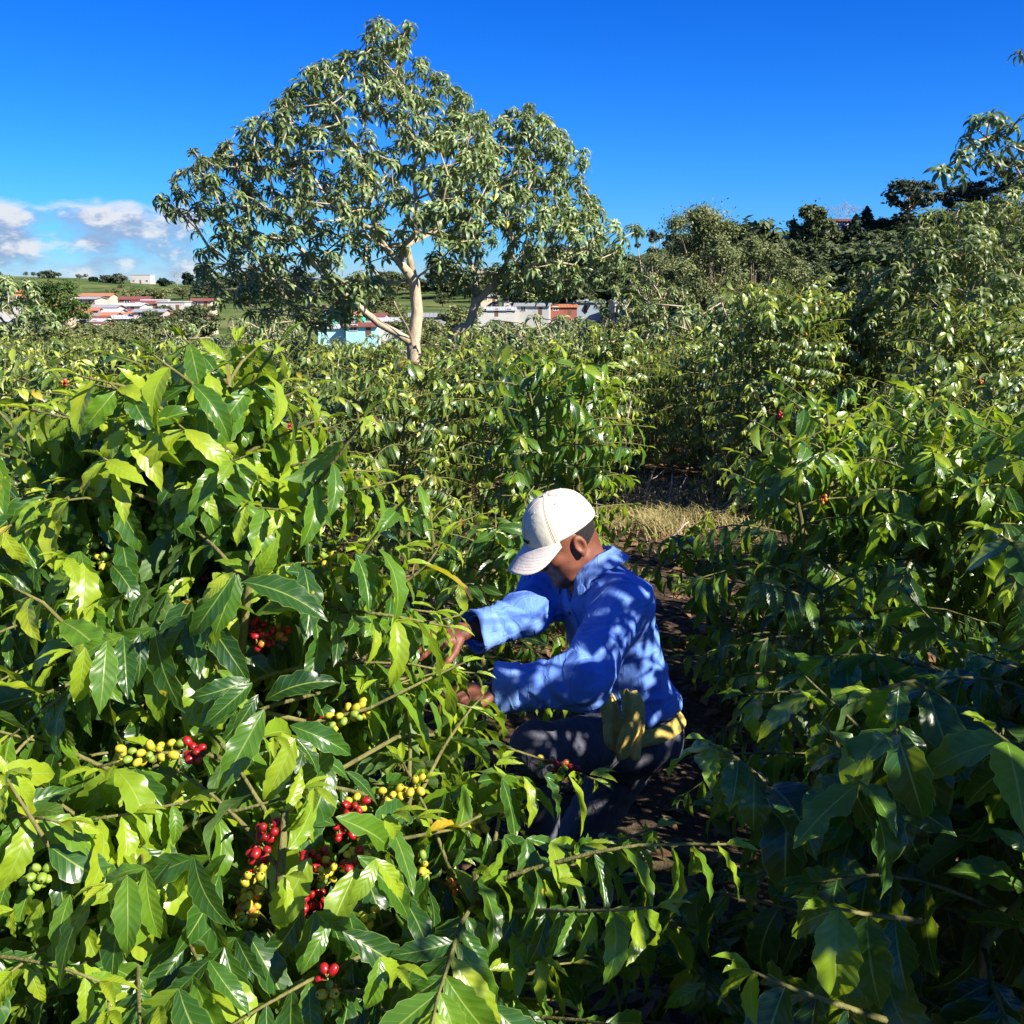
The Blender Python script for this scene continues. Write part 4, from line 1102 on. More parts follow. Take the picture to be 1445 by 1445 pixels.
# ================================================================ THE SETTING
def build_ground():
    xs = np.unique(np.concatenate([np.linspace(-8, 8, 65), np.geomspace(8, 2600, 46), -np.geomspace(8, 2600, 46)]))
    ys = np.unique(np.concatenate([np.linspace(-6, 16, 80), np.geomspace(16, 6000, 110), -np.geomspace(6, 300, 10)]))
    X, Y = np.meshgrid(xs, ys, indexing='ij'); Z = terrain(X, Y); nx, ny = X.shape
    i, j = np.meshgrid(np.arange(nx - 1), np.arange(ny - 1), indexing='ij'); k = i * ny + j
    F = np.stack([k, k + ny, k + ny + 1, k + 1], -1).reshape(-1, 4)
    o = link('ground', np_mesh('ground', np.stack([X, Y, Z], -1).reshape(-1, 3), F, SOIL)); tag(o, kind='structure')
build_ground()
def tz(x, y): return float(terrain(x, y))
def at(px, Y): return (px - 722.5) / FPX * (Y * cp + 0.0) / 1.0

# dry grass, dead leaves and twigs lying on the soil between the rows
STRAW = plain('dry_grass', (.40, .34, .13), .8, .4, 3.0)
LITTER = plain('dead_leaf', (.24, .13, .065), .8, .5, 5.0)
def blades(name, spots, mat_, seed, hmin, hmax, wid, label, cat_):
    r = np.random.RandomState(seed); V = []; 
    P0 = np.concatenate([np.stack([r.normal(cx, s1, n), r.normal(cy, s2, n)], 1) for cx, cy, s1, s2, n in spots]); N = len(P0)
    z = terrain(P0[:, 0], P0[:, 1]); b = np.column_stack([P0, z]); a = r.uniform(0, 6.28, N); L = r.uniform(hmin, hmax, N)
    lean = np.column_stack([np.cos(a), np.sin(a), np.zeros(N)]) * (L * r.uniform(.5, 1.9, N))[:, None]; side = np.column_stack([-np.sin(a), np.cos(a), np.zeros(N)]) * (wid / 2)
    m = b + lean * .4 + np.column_stack([np.zeros((N, 2)), L * .65]); t = b + lean + np.column_stack([np.zeros((N, 2)), L * r.uniform(.45, .9, N)])
    V = np.stack([b - side, b + side, m + side * .8, m - side * .8, t + side * .2, t - side * .2], 1).reshape(-1, 3)
    k = np.arange(N)[:, None] * 6; F = np.concatenate([k + [0, 1, 2, 3], k + [3, 2, 4, 5]])
    o = link(name, np_mesh(name, V, F, mat_)); tag(o, label, cat_, kind='stuff')
rg_ = random.Random(12)
blades('dry_grass', [(rg_.gauss(1.35, .38), rg_.gauss(9.0, .75), rg_.uniform(.04, .12), rg_.uniform(.05, .14), rg_.randint(30, 95)) for _ in range(46)] + [(1.3, 9.0, .4, .7, 350), (1.5, 10.4, .5, .6, 900), (-1.6, 4.6, .5, .6, 600), (-.4, 5.6, .5, .6, 500)], STRAW, 3, .04, .21, .006, 'straw-coloured dry grass tuft on the path between the bushes', 'grass')
def litter():
    r = np.random.RandomState(8); N = 5200
    x = r.uniform(-3.5, 3.5, N); y = r.uniform(.6, 13, N); z = terrain(x, y) + r.uniform(.004, .03, N); a = r.uniform(0, 6.28, N); L = r.uniform(.03, .075, N); w = L * r.uniform(.25, .5, N)
    ti = r.normal(0, .35, (N, 2)); c = np.column_stack([x, y, z]); d = np.column_stack([np.cos(a), np.sin(a), ti[:, 0]]); s = np.column_stack([-np.sin(a), np.cos(a), ti[:, 1]])
    V = np.stack([c - d * L[:, None], c + s * w[:, None] + [0, 0, .012], c + d * L[:, None], c - s * w[:, None] + [0, 0, .012]], 1)
    o = link('leaf_litter', np_mesh('leaf_litter', V.reshape(-1, 3), np.arange(4 * N).reshape(-1, 4), LITTER)); tag(o, 'brown dead leaves scattered over the bare soil', 'leaf litter', kind='stuff')
litter()
def dead_stems():
    rng = random.Random(5)
    spots = [(1.30, 9.9, .55, .2), (1.52, 9.6, .42, -.15), (1.62, 10.0, .36, .3), (1.95, 9.7, .40, -.3), (2.05, 9.5, .45, .5), (1.12, 10.6, 1.05, .05), (1.80, 9.3, .35, .9), (.95, 8.8, .40, -.8), (1.2, 8.0, .3, 1.1), (1.7, 8.9, .5, 1.3)]
    for x, y, l, lean in spots:
        m = MB(); d = nrmz(np.array([lean, rng.gauss(0, .2), 1.0])); p = arc((0, 0, -.03), d, l, .25, 6, rng, .12); m.tube(p, np.linspace(.013, .006, 7), 6)
        for k in (2, 4):
            q = arc(p[k], d + np.array([rng.gauss(0, .7), rng.gauss(0, .7), .1]), l * .35, .1, 3, rng, .15); m.tube(q, np.linspace(.006, .003, 4), 5)
        o = m.build('dead_stem', BARK_DEAD, None, True); o.location = (x, y, tz(x, y))
        tag(o, 'bare grey dead stem standing on the sunny dry path', 'dead stem', 'dead stems on the dry path')
dead_stems()

# ================================================================ THE TOWN, THE HILLS AND THEIR TREES
GLASS = plain('window_glass', (.03, .04, .05), .15, .1, 3, .6)
PAINTS = {}
def paint(c, rough=.75):
    k = tuple(c)
    if k not in PAINTS: PAINTS[k] = plain('paint_%d' % len(PAINTS), c, rough, .18, .35, .25, dirt=tuple(x * .5 for x in c))
    return PAINTS[k]
def house(px, py, Y, w, d, h, wall, roof, label, rz=0.0, pitch=.22, storeys=1, trim=(.8, .8, .78), flat=False):
    q = P(px, py, Y); z = min(q[2], tz(q[0], Y) + .4) if py is not None else tz(q[0], Y)
    z = q[2]
    o = empty('house', (q[0], Y, z), label, 'house', 'houses of the town'); o.rotation_euler = (0, 0, rz)
    m = MB(); base = -max(0.5, z - tz(q[0], Y) + .8)
    m.box((0, 0, (h + base) / 2), (w, d, h - base))
    rh = pitch * d / 2
    if not flat:
        m.add([(-w/2, -d/2, h), (-w/2, d/2, h), (-w/2, 0, h + rh), (w/2, -d/2, h), (w/2, d/2, h), (w/2, 0, h + rh)], [(0, 2, 1), (3, 4, 5)])
    m.build('wall', paint(wall), o)
    r = MB(); ov = .5
    if flat: r.box((0, 0, h + .14), (w + .5, d + .5, .22))
    else:
        for s in (-1, 1):
            a = (-w/2 - ov, s * (d/2 + ov), h - ov * pitch + .05); b = (w/2 + ov, s * (d/2 + ov), h - ov * pitch + .05); c = (w/2 + ov, 0, h + rh + .05); e = (-w/2 - ov, 0, h + rh + .05)
            t = .12; vs = [a, b, c, e] + [(x, y, zz + t) for x, y, zz in (a, b, c, e)]
            f = [(0, 1, 2, 3), (7, 6, 5, 4), (0, 4, 5, 1), (1, 5, 6, 2), (2, 6, 7, 3), (3, 7, 4, 0)]
            r.add(vs, f if s < 0 else [tuple(reversed(x)) for x in f])
        n = int(w / .8)
        for k in range(n + 1):                                                              # raised seams of the metal sheets
            xx = -w/2 + k * w / n
            for s in (-1, 1): r.tube([(xx, s * (d/2 + ov), h - ov * pitch + .19), (xx, s * .05, h + rh + .19)], .04, 4)
    r.build('roof', paint(roof, .5), o)
    nw = max(2, int(w / 3.2))
    for st in range(storeys):
        for k in range(nw):
            xx = -w/2 + (k + .5) * w / nw; zz = st * 2.8 + 1.55
            if st == 0 and k == nw // 2:
                dm = MB(); dm.box((xx, -d/2 - .03, 1.02), (.95, .08, 2.04)); dm.build('door', paint((.16, .09, .05)), o); continue
            f = MB(); f.box((xx, -d/2 - .04, zz), (1.5, .12, 1.2)); fr = f.build('window', paint(trim), o)
            g = MB()
            for s in (-.34, .34): g.box((xx + s, -d/2 - .108, zz), (.58, .03, .98))
            g.build('pane', GLASS, fr)
    return o
WHITE = (.50, .49, .46); ZINC = (.46, .47, .48); RED = (.24, .085, .062); TERRA = (.46, .19, .10); GREY = (.30, .31, .32); CREAM = (.62, .52, .36); BRICK = (.30, .10, .07)
TEAL = (.10, .52, .36); SKYB = (.38, .70, .76); ORANGE = (.62, .22, .08); BLUEG = (.34, .42, .50); PINK = (.62, .40, .34)
for a in [
    (10, 440, 255, 13, 9, 3.4, WHITE, GREY, 'white house under a dark grey roof at the left edge of the town', .1),
    (24, 472, 215, 9, 7, 2.6, WHITE, RED, 'white house with a red roof just above the left coffee bushes', .15),
    (34, 425, 300, 5, 5, 4.4, ORANGE, ORANGE, 'small orange house left of the spreading green tree', .3),
    (74, 424, 305, 4.5, 4.5, 4.6, ORANGE, ORANGE, 'small orange house seen through the spreading green tree', -.2),
    (70, 456, 240, 10, 8, 3.0, PINK, TERRA, 'pink house with terracotta roof below the spreading green tree', -.15),
    (108, 452, 250, 9, 7, 2.8, CREAM, TERRA, 'cream house with terracotta roof right of the spreading tree', .2),
    (145, 448, 275, 16, 9, 2.7, WHITE, ZINC, 'long white house with bright zinc roof in the middle of the left town', .05),
    (133, 461, 245, 9, 6, 2.4, WHITE, ZINC, 'low zinc-roofed white house in front of the long white one', -.1),
    (146, 468, 230, 7, 6, 2.5, TERRA, RED, 'small house with bright red roof nearest to the dark hedge', .35),
    (140, 424, 350, 15, 9, 3.0, CREAM, TERRA, 'tan house with terracotta roof under the grassy hill', .0),
    (192, 431, 320, 13, 9, 3.4, BRICK, RED, 'brick red house with red roof beside the white warehouse', .25),
    (183, 438, 300, 14, 8, 2.6, WHITE, WHITE, 'white house with white roof in front of the brick red house', -.1),
    (211, 434, 305, 14, 9, 2.4, WHITE, RED, 'white house with faded red roof next to the warehouse', .1),
    (476, 465, 215, 6, 6, 4.0, TEAL, ZINC, 'bright green house left of the pale tree limb', .0),
    (503, 461, 225, 4.5, 5, 3.8, TEAL, TERRA, 'small bright green house behind the pale tree limb', .0),
    (520, 457, 245, 13, 8, 3.0, WHITE, RED, 'white house with red roof behind the bright green houses', -.1),
    (478, 474, 190, 9, 6, 2.0, SKYB, ZINC, 'pale blue house with zinc roof below the green house', .08),
    (513, 474, 188, 7, 6, 2.4, SKYB, RED, 'pale blue house with red roof under the tree limb', -.05),
    (552, 462, 230, 10, 7, 2.6, WHITE, ZINC, 'white house with zinc roof directly left of the forked trunk', .1),
    (604, 462, 235, 12, 8, 4.0, GREY, GREY, 'grey house with grey roof between the two pale trunks', .1),
    (700, 443, 280, 15, 9, 2.2, WHITE, ZINC, 'low white house with curved pale roof right of the second trunk', .05),
    (722, 428, 360, 9, 8, 4.6, WHITE, BLUEG, 'two storey white house above the low pale roof', .1),
    (752, 441, 285, 14, 8, 3.2, WHITE, GREY, 'white house with a row of dark windows and grey roof', -.12),
    (766, 436, 300, 8, 7, 3.2, BRICK, TEAL, 'brick house with a green roof beside the white house', .1),
    (756, 426, 345, 11, 7, 2.4, BRICK, RED, 'house with a dark red roof above the green roof', .0),
    (792, 440, 290, 12, 8, 2.6, BRICK, TERRA, 'red brown brick house right of the green roof', .08),
    (826, 438, 300, 16, 9, 4.0, BLUEG, BLUEG, 'blue grey house with long blue grey roof at the foot of the hill', -.05),
    (818, 420, 370, 15, 8, 3.2, PINK, RED, 'pink house with red roof higher on the slope', .05),
    (690, 425, 350, 9, 7, 3.0, CREAM, GREY, 'cream house with grey roof behind the second trunk', .1),
    (1181, 327, 300, 15, 9, 4.4, WHITE, RED, 'white house with a red roof on top of the right hill', .25),
    (1106, 341, 290, 9, 6, 2.0, GREY, ZINC, 'low grey building left of the dark tree on the hill', .1)]:
    kw = dict(storeys=2) if 'two storey' in a[8] else {}
    big = a[6] in (TEAL, SKYB); house(a[0], a[1] + (0 if big else 3), a[2], a[3] * (.78 if big else .66), a[4] * .75, a[5] * (.72 if big else .72), a[6], a[7], a[8], a[9], **kw)
house(247, 440, 300, 7.5, 8, 2.7, WHITE, WHITE, 'white flat roofed warehouse at the right end of the left town', .05, flat=True)
house(202, 400, 640, 12, 9, 5.0, WHITE, WHITE, 'distant white block on the skyline of the grassy hill', .0, flat=True)

hp_ = [house(60, 450, 260, 6.5, 5, 2.0, WHITE, ZINC, 'small zinc roofed house among the trees of the town', .1), house(90, 450, 260, 6, 5, 2.0, CREAM, RED, 'small red roofed house among the trees of the town', -.1), house(120, 450, 260, 7, 5, 2.1, GREY, TERRA, 'small terracotta roofed house among the trees of the town', .2), house(215, 452, 250, 7, 5, 2.0, PINK, GREY, 'small grey roofed house among the trees of the town', .0)]
for i, lb in enumerate(('zinc', 'red', 'terracotta', 'grey')): hp_[i]['group'] = 'small %s roofed houses of the town' % lb
rh_ = random.Random(31)
for i in range(38):
    px = rh_.uniform(-10, 290) if i < 32 else rh_.uniform(680, 900); py = rh_.uniform(426, 470) if i < 32 else rh_.uniform(432, 446); Y = 345 - (py - 426) * 2.6 if i < 32 else rh_.uniform(280, 340)
    q = P(px, py, Y); copy_tree(hp_[i % 4], (q[0], Y, max(q[2], tz(q[0], Y) - .5)), rh_.uniform(-.5, .5), rh_.uniform(.8, 1.15))
rt = random.Random(77)
def far_at(px, py_top, Y, w_px, kind, m_, label, seed, py_base=None, group=None, **kw):
    x = P(px, 400, Y)[0]; zg = tz(x, Y); top = P(px, py_top, Y)[2]; b = P(px, py_base, Y)[2] if py_base is not None else zg
    zz = min(b, zg) if py_base is None else max(zg, b - 0.0)
    w = w_px / FPX * Y
    return far_tree({'broad': 'broadleaf_tree', 'conifer': 'conifer_tree', 'eucalyptus': 'eucalyptus_tree', 'bare': 'bare_tree'}[kind], (x, Y, zg), top - zg, w, kind, random.Random(seed), m_, label, 'tree', group, **kw)
# on the right hill
far_at(1143, 291, 285, 66, 'broad', CL_DARK, 'dark rounded tree on the right hill, left of the red roofed house', 1, per=220, size=.55, nclump=34)
far_at(1184, 282, 305, 44, 'bare', CL_DARK, 'leafless pinkish tree above the red roofed house', 2, barkm=bark('bare_twigs', (.26, .20, .19), (.42, .34, .32), 2.0))
far_at(1216, 292, 290, 34, 'conifer', CL_CON, 'pointed conifer right of the red roofed house', 3, per=110, size=.45)
far_at(1202, 303, 286, 34, 'conifer', CL_CON, 'shorter dark conifer in front of the pointed conifer', 4, per=110, size=.45)
far_at(1240, 312, 296, 34, 'broad', CL_CON, 'dark bushy tree between the conifers and the tall umbrella tree', 5, per=160, size=.5)
far_at(1274, 254, 285, 66, 'eucalyptus', CL_GREY, 'tall umbrella crowned tree with a bare pale trunk on the hill', 6, per=120, size=.62, barkm=BARK_EUC, nclump=40)
far_at(1352, 258, 290, 74, 'eucalyptus', CL_GREY, 'wide umbrella crowned tree behind the dark hanging branch', 7, per=110, size=.62, barkm=BARK_EUC, nclump=40)
far_at(1412, 222, 280, 80, 'eucalyptus', CL_GREY, 'tallest umbrella crowned tree at the right edge of the hill', 8, per=110, size=.62, barkm=BARK_EUC, nclump=40)
far_at(1325, 300, 275, 50, 'broad', CL_GREY, 'grey green tree at the foot of the umbrella crowned tree', 9, per=150, size=.5)
far_at(1395, 285, 270, 90, 'broad', CL_DARK, 'dark tree low at the right edge of the hill', 10, per=150, size=.5)
far_at(924, 318, 210, 60, 'broad', CL_GREY, 'thin grey green tree left of the bushy olive tree', 11, per=110, size=.4, barkm=BARK_EUC, nclump=34, trunk_frac=.2)
far_at(1002, 282, 34, 150, 'broad', CL_OLIVE, 'bushy olive green tree rising behind the coffee in the middle right', 12, per=1300, size=.046, nclump=40, trunk_frac=.15)
far_at(1065, 330, 38, 110, 'broad', CL_OLIVE, 'lower olive green tree right of the bushy one', 13, per=1000, size=.050, nclump=30, trunk_frac=.15)
far_at(950, 355, 40, 100, 'broad', CL_OLIVE, 'small loose tree left of the bushy olive green one', 14, per=900, size=.050, nclump=26, trunk_frac=.15)
far_at(1130, 368, 44, 130, 'broad', CL_OLIVE, 'yellowish bushy tree below the dark hedge', 15, per=600, size=.07, nclump=30, trunk_frac=.1)
far_at(1215, 372, 46, 120, 'broad', CL_DARK, 'dark bushy tree below the right end of the hedge', 16, per=500, size=.08, nclump=28, trunk_frac=.1)
# dark hedge across the hill below the skyline trees
def hedge():
    o = empty('hedge', (P(1190, 380, 250)[0], 250, tz(P(1190, 380, 250)[0], 250)), 'dark hedge running across the right hill under the trees', 'hedge'); cs = []; rg = random.Random(4); b = np.array(o.location)
    for k in range(60):
        px = 1095 + k * 3.6; Y = 255 - k * .3; x = P(px, 380, Y)[0]; zt = P(px, 352 - 4 * math.sin(k * .2) + rg.uniform(-3, 3), Y)[2]; zg = tz(x, Y)
        for f in (0.15, .5, .85): cs.append((x - b[0], Y - b[1] + rg.uniform(-1, 1), zg + (max(zt - zg, 2)) * f - b[2], 1.6))
    clump_crown('foliage', cs, rg, CL_DARK, 34, .5, o, .9); m = MB()
    for c in cs[::9]: m.tube([(c[0], c[1], tz(c[0] + b[0], c[1] + b[1]) - b[2] - .2), c[:3]], [.12, .04], 5)
    m.build('stem', BARK_DARK, o, True)
hedge()
# the wide tree in the left town and the trees along the western ridge
far_at(72, 398, 235, 92, 'broad', CL_GREEN, 'wide spreading green tree standing in the left town', 21, per=330, size=.32, nclump=40, trunk_frac=.35)
ridge = [(70, 384, 24, 'broad', CL_GREY, 'grey rounded tree on the western skyline, farthest left'), (132, 393, 10, 'broad', CL_CON, 'small dark round tree alone on the grassy skyline'), (152, 390, 18, 'broad', CL_GREY, 'thin tree next to the small dark round one'), (167, 388, 22, 'broad', CL_GREY, 'taller grey green tree in the skyline group'),
         (186, 388, 22, 'bare', CL_GREY, 'leafless domed tree on the skyline beside the white block'), (232, 394, 14, 'broad', CL_CON, 'dark tree on the skyline right of the white block'), (250, 380, 18, 'bare', CL_GREY, 'tall leafless tree on the skyline left of the big tree'), (265, 386, 20, 'broad', CL_CON, 'dark green tree on the skyline touching the big tree')]
for i, (px, py, wp, k, m_, lb) in enumerate(ridge): far_at(px, py, 600, wp, k, m_, lb, 30 + i, per=70, size=1.1, nclump=16, **(dict(barkm=bark('ridge_twigs', (.24, .21, .20), (.40, .36, .34), 2.0)) if k == 'bare' and 'ridge_twigs' not in bpy.data.materials else (dict(barkm=bpy.data.materials['ridge_twigs']) if k == 'bare' else {})))
far_at(744, 411, 340, 14, 'broad', CL_BRIGHT, 'bright green round tree beside the two storey white house', 41, per=90, size=.5)
# valley and slope woods: one tree of each kind, copied
protoA = far_tree('broadleaf_tree', (0, 0, 0), 7.0, 8.0, 'broad', random.Random(51), CL_OLIVE, 'rounded olive tree among the houses of the valley', 'tree', 'trees of the valley', per=120, size=.36, nclump=22)
protoB = far_tree('broadleaf_tree', (0, 0, 0), 7.5, 8.5, 'broad', random.Random(52), CL_DARK, 'rounded dark tree among the houses of the valley', 'tree', 'dark trees of the valley', per=120, size=.36, nclump=22)
def scatter(proto, spots):
    for i, (px, py, Y, s) in enumerate(spots):
        x = P(px, 400, Y)[0]; top = P(px, py, Y)[2]; h0 = 7.3; zg = tz(x, Y); hh = max(2.5, top - zg); sc = (hh / h0 * s, hh / h0 * s, hh / h0)
        if i == 0: proto.location = (x, Y, zg); proto.scale = sc; proto.rotation_euler = (0, 0, 1)
        else: copy_tree(proto, (x, Y, zg), i * 1.3, sc)
rs = random.Random(9)
scatter(protoA, [(rs.uniform(0, 280), rs.uniform(452, 474), rs.uniform(120, 215), rs.uniform(.9, 1.5)) for _ in range(24)] + [(px_, rs.uniform(425, 470) if not 435 < px_ < 570 else rs.uniform(425, 436), rs.uniform(110, 260) if not 435 < px_ < 570 else rs.uniform(300, 340), rs.uniform(.9, 1.4)) for px_ in [rs.uniform(380, 660) for _ in range(18)]] + [(rs.uniform(660, 940), rs.uniform(446, 468), rs.uniform(80, 210), rs.uniform(.9, 1.4)) for _ in range(16)]
        + [(rs.uniform(120, 290), rs.uniform(404, 412), rs.uniform(430, 560), rs.uniform(.9, 1.8)) for _ in range(16)] + [(rs.uniform(-20, 120), rs.uniform(410, 420), rs.uniform(350, 480), rs.uniform(.9, 1.5)) for _ in range(8)])
scatter(protoB, [(rs.uniform(180, 300), rs.uniform(446, 462), rs.uniform(180, 240), rs.uniform(.9, 1.4)) for _ in range(9)] + [(rs.uniform(740, 980), rs.uniform(350, 412), rs.uniform(300, 420), rs.uniform(.9, 1.5)) for _ in range(40)]
        + [(rs.uniform(290, 560), rs.uniform(395, 430), rs.uniform(320, 480), rs.uniform(.9, 1.5)) for _ in range(18)] + [(rs.uniform(285, 700), rs.uniform(384, 404), rs.uniform(430, 560), rs.uniform(1.2, 2.2)) for _ in range(44)] + [(px_, rs.uniform(342 if 1140 < px_ < 1320 else 318, 365), rs.uniform(235, 300), rs.uniform(.8, 1.3)) for px_ in [rs.uniform(960, 1460) for _ in range(30)]] + [] + [(rs.uniform(225, 300), rs.uniform(432, 450), rs.uniform(230, 300), rs.uniform(1.0, 1.5)) for _ in range(12)] + [(rs.uniform(90, 225), rs.uniform(438, 462), rs.uniform(222, 262), rs.uniform(.7, 1.0)) for _ in range(8)] + [(rs.uniform(1150, 1440), rs.uniform(338, 372), rs.uniform(200, 262), rs.uniform(.9, 1.5)) for _ in range(34)] + [(rs.uniform(560, 760), rs.uniform(398, 425), rs.uniform(390, 560), rs.uniform(1.0, 1.7)) for _ in range(22)] + [(rs.uniform(-10, 300), rs.uniform(394, 400), rs.uniform(610, 660), rs.uniform(1.0, 1.8)) for _ in range(16)])

protoC = far_tree('shrub', (0, 0, 0), 2.6, 4.2, 'broad', random.Random(53), CL_DARK, 'low dark shrub on the slope of the right hill', 'shrub', 'shrubs on the hill slope', per=70, size=.36, nclump=14, trunk_frac=.1)
for i in range(110):
    px, Y = rs.uniform(1095, 1460), rs.uniform(215, 302); x = P(px, 400, Y)[0]; s_ = rs.uniform(.7, 1.35)
    if i == 0: protoC.location = (x, Y, tz(x, Y))
    else: copy_tree(protoC, (x, Y, tz(x, Y)), i * 1.7, (s_ * 1.2, s_ * 1.2, s_ * .85))
# ================================================================ THE DAISY TREES
rb = random.Random(11)
T1 = [(213, 285), (235, 262), (268, 212), (310, 188), (335, 195), (355, 148), (405, 122), (440, 85), (490, 75), (520, 60), (528, 20), (578, 28), (584, 70), (612, 95), (645, 118), (665, 135), (690, 170), (700, 250), (680, 330), (640, 372), (600, 362), (555, 380), (530, 430), (470, 462), (400, 452), (340, 440), (290, 432), (260, 395), (275, 320)]
T2 = [(640, 125), (682, 160), (702, 165), (745, 145), (800, 188), (833, 213), (818, 250), (850, 300), (905, 320), (885, 345), (888, 380), (830, 402), (790, 415), (740, 425), (700, 405), (640, 410), (605, 390), (610, 300)]
def open_mid(x, y): return 0.30 if (530 < x < 690 and y > 345) else (.8 if y > 300 else 1.0)
t1 = sample_outline(T1, 12.5, 1.7, 840, rb, open_mid, .09) + [P(232, 285, 12.5), P(282, 225, 12.4), P(312, 212, 12.6), P(255, 275, 12.3), P(545, 38, 12.5), P(555, 60, 12.3), P(500, 420, 11.9), P(470, 405, 12.0), P(300, 400, 12.2), P(285, 372, 12.2), P(520, 400, 12.1)]
rosette_tree('daisy_tree', P(587, 575, 12.5) * [1, 1, 0] + [0, 0, tz(-1.2, 12.5)], [P(587, 600, 12.5), P(586, 520, 12.5), P(583, 485, 12.5), P(589, 440, 12.5), P(584, 395, 12.5), P(574, 345, 12.5)],
             [(2, [P(560, 470, 12.4), P(535, 457, 12.3), P(515, 440, 12.2), P(492, 418, 12.1)]), (2, [P(575, 462, 12.3), P(563, 441, 12.2), P(556, 425, 12.1)]), (4, [P(565, 372, 12.3), P(545, 350, 12.2), P(520, 335, 12.0)])],
             t1, rb, 'broad pale barked tree with drooping leaf rosettes, its trunk forking low', 'tree', .086, .160, 14, twig=.005)
t2 = sample_outline(T2, 14.0, 1.6, 580, rb, lambda x, y: 1.0 if y < 340 else .6, .085) + [P(900, 325, 14), P(880, 335, 13.8)]
rosette_tree('daisy_tree', P(640, 560, 14.0) * [1, 1, 0] + [0, 0, tz(-.8, 14)], [P(636, 570, 14), P(636, 505, 14), P(638, 470, 14), P(662, 458, 14), P(672, 425, 14), P(678, 390, 14)],
             [(4, [P(700, 400, 13.9), P(722, 385, 13.8)]), (4, [P(668, 385, 14.1), P(655, 345, 14.2)])], t2, rb, 'second pale barked tree with a crooked trunk, crown merging from the right', 'tree', .062, .160, 14, twig=.005)
# the bigger daisy tree at the right edge and the branch of another one hanging into the sky
T3 = [(1205, 430), (1225, 372), (1285, 335), (1310, 292), (1385, 278), (1445, 268), (1540, 300), (1540, 520), (1390, 570), (1240, 530)]
t3 = sample_outline(T3, 10.0, 1.3, 560, rb, None, .06)
rosette_tree('daisy_tree', (5.0, 10.0, tz(5.0, 10)), [np.array([5.0, 10, -.2]), np.array([5.0, 10, .5]), np.array([4.9, 9.95, 1.0])], [(2, [np.array([4.6, 9.8, 1.5])]), (2, [np.array([5.2, 10.1, 1.6])])], t3, rb, 'bushy daisy tree with drooping leaves filling the right edge above the coffee', 'tree', .045, .15, 13, twig=.004, lm=OLIVELEAF)
T4 = [(1322, 238), (1345, 228), (1372, 160), (1400, 152), (1470, 140), (1560, 70), (1720, 90), (1720, 330), (1500, 285), (1425, 258), (1375, 250)]
t4 = sample_outline(T4, 11.0, .8, 110, rb, None, .12) + [P(1330, 238, 10.9), P(1352, 225, 11), P(1380, 165, 11), P(1398, 160, 10.8), P(1440, 72, 11), P(1375, 200, 11), P(1390, 215, 10.9), P(1410, 190, 11.1), P(1430, 175, 11)]
rosette_tree('daisy_tree', (7.6, 11.6, tz(7.6, 11.6)), [np.array([7.6, 11.6, -.3]), np.array([7.6, 11.6, 1.2]), np.array([7.5, 11.5, 2.4]), np.array([7.3, 11.4, 3.1])], [(2, [P(1560, 230, 11.1), P(1480, 225, 11)])], t4, rb, 'tree whose dark drooping branch hangs into the sky at the upper right', 'tree', .05, .19, 12, twig=.005, pale=-.2)  # negative pale darkens the leaves: the branch's shade is in their tint
T5 = [(845, 425), (870, 398), (905, 380), (960, 395), (1000, 440), (985, 505), (880, 515), (850, 480)]
rosette_tree('daisy_tree', (P(920, 500, 17)[0], 17, tz(2.3, 17)), [np.array([P(920, 500, 17)[0], 17, tz(2.3, 17) - .1]), P(920, 545, 17), P(920, 510, 17)], [], sample_outline(T5, 17, 1.0, 190, rb, None, .09), rb, 'leafy daisy shrub just left of the tall coffee in the middle', 'shrub', .05, .17, 11, lm=OLIVELEAF)
T6 = [(-60, 400), (-20, 378), (12, 376), (40, 392), (62, 425), (100, 465), (70, 500), (-60, 505)]
rosette_tree('daisy_tree', (P(10, 500, 21)[0], 21, tz(-10, 21)), [np.array([P(10, 500, 21)[0], 21, tz(-10, 21) - .1]), P(12, 530, 21), P(14, 495, 21)], [], sample_outline(T6, 21, 1.2, 130, rb, None, .09), rb, 'grey green daisy tree at the left edge in front of the town', 'tree', .06, .22, 11)
sh = rosette_tree('daisy_shrub', (0, 0, 0), [np.array([0, 0, -.1]), np.array([0, 0, .35]), np.array([.02, 0, .6])], [], [np.array([rb.gauss(0, .45), rb.gauss(0, .4), rb.uniform(.6, 1.75)]) for _ in range(85)], rb, 'grey green daisy shrub in the row behind the coffee', 'shrub', .035, .18, 10, group='daisy shrubs behind the coffee')
for i, (px, Y, s) in enumerate([(715, 15.5, 1.0), (760, 16.5, 1.15), (805, 15.0, .95), (840, 18, 1.1), (690, 18, 1.1), (400, 19, 1.1), (775, 20, 1.2), (1010, 15, 1.25), (1060, 18, 1.4), (560, 20, 1.0), (360, 22, 1.2), (250, 24, 1.15)]):
    x = P(px, 480, Y)[0]
    if i == 0: sh.location = (x, Y, tz(x, Y)); sh.scale = (s,) * 3
    else: copy_tree(sh, (x, Y, tz(x, Y)), i * 1.1, s)
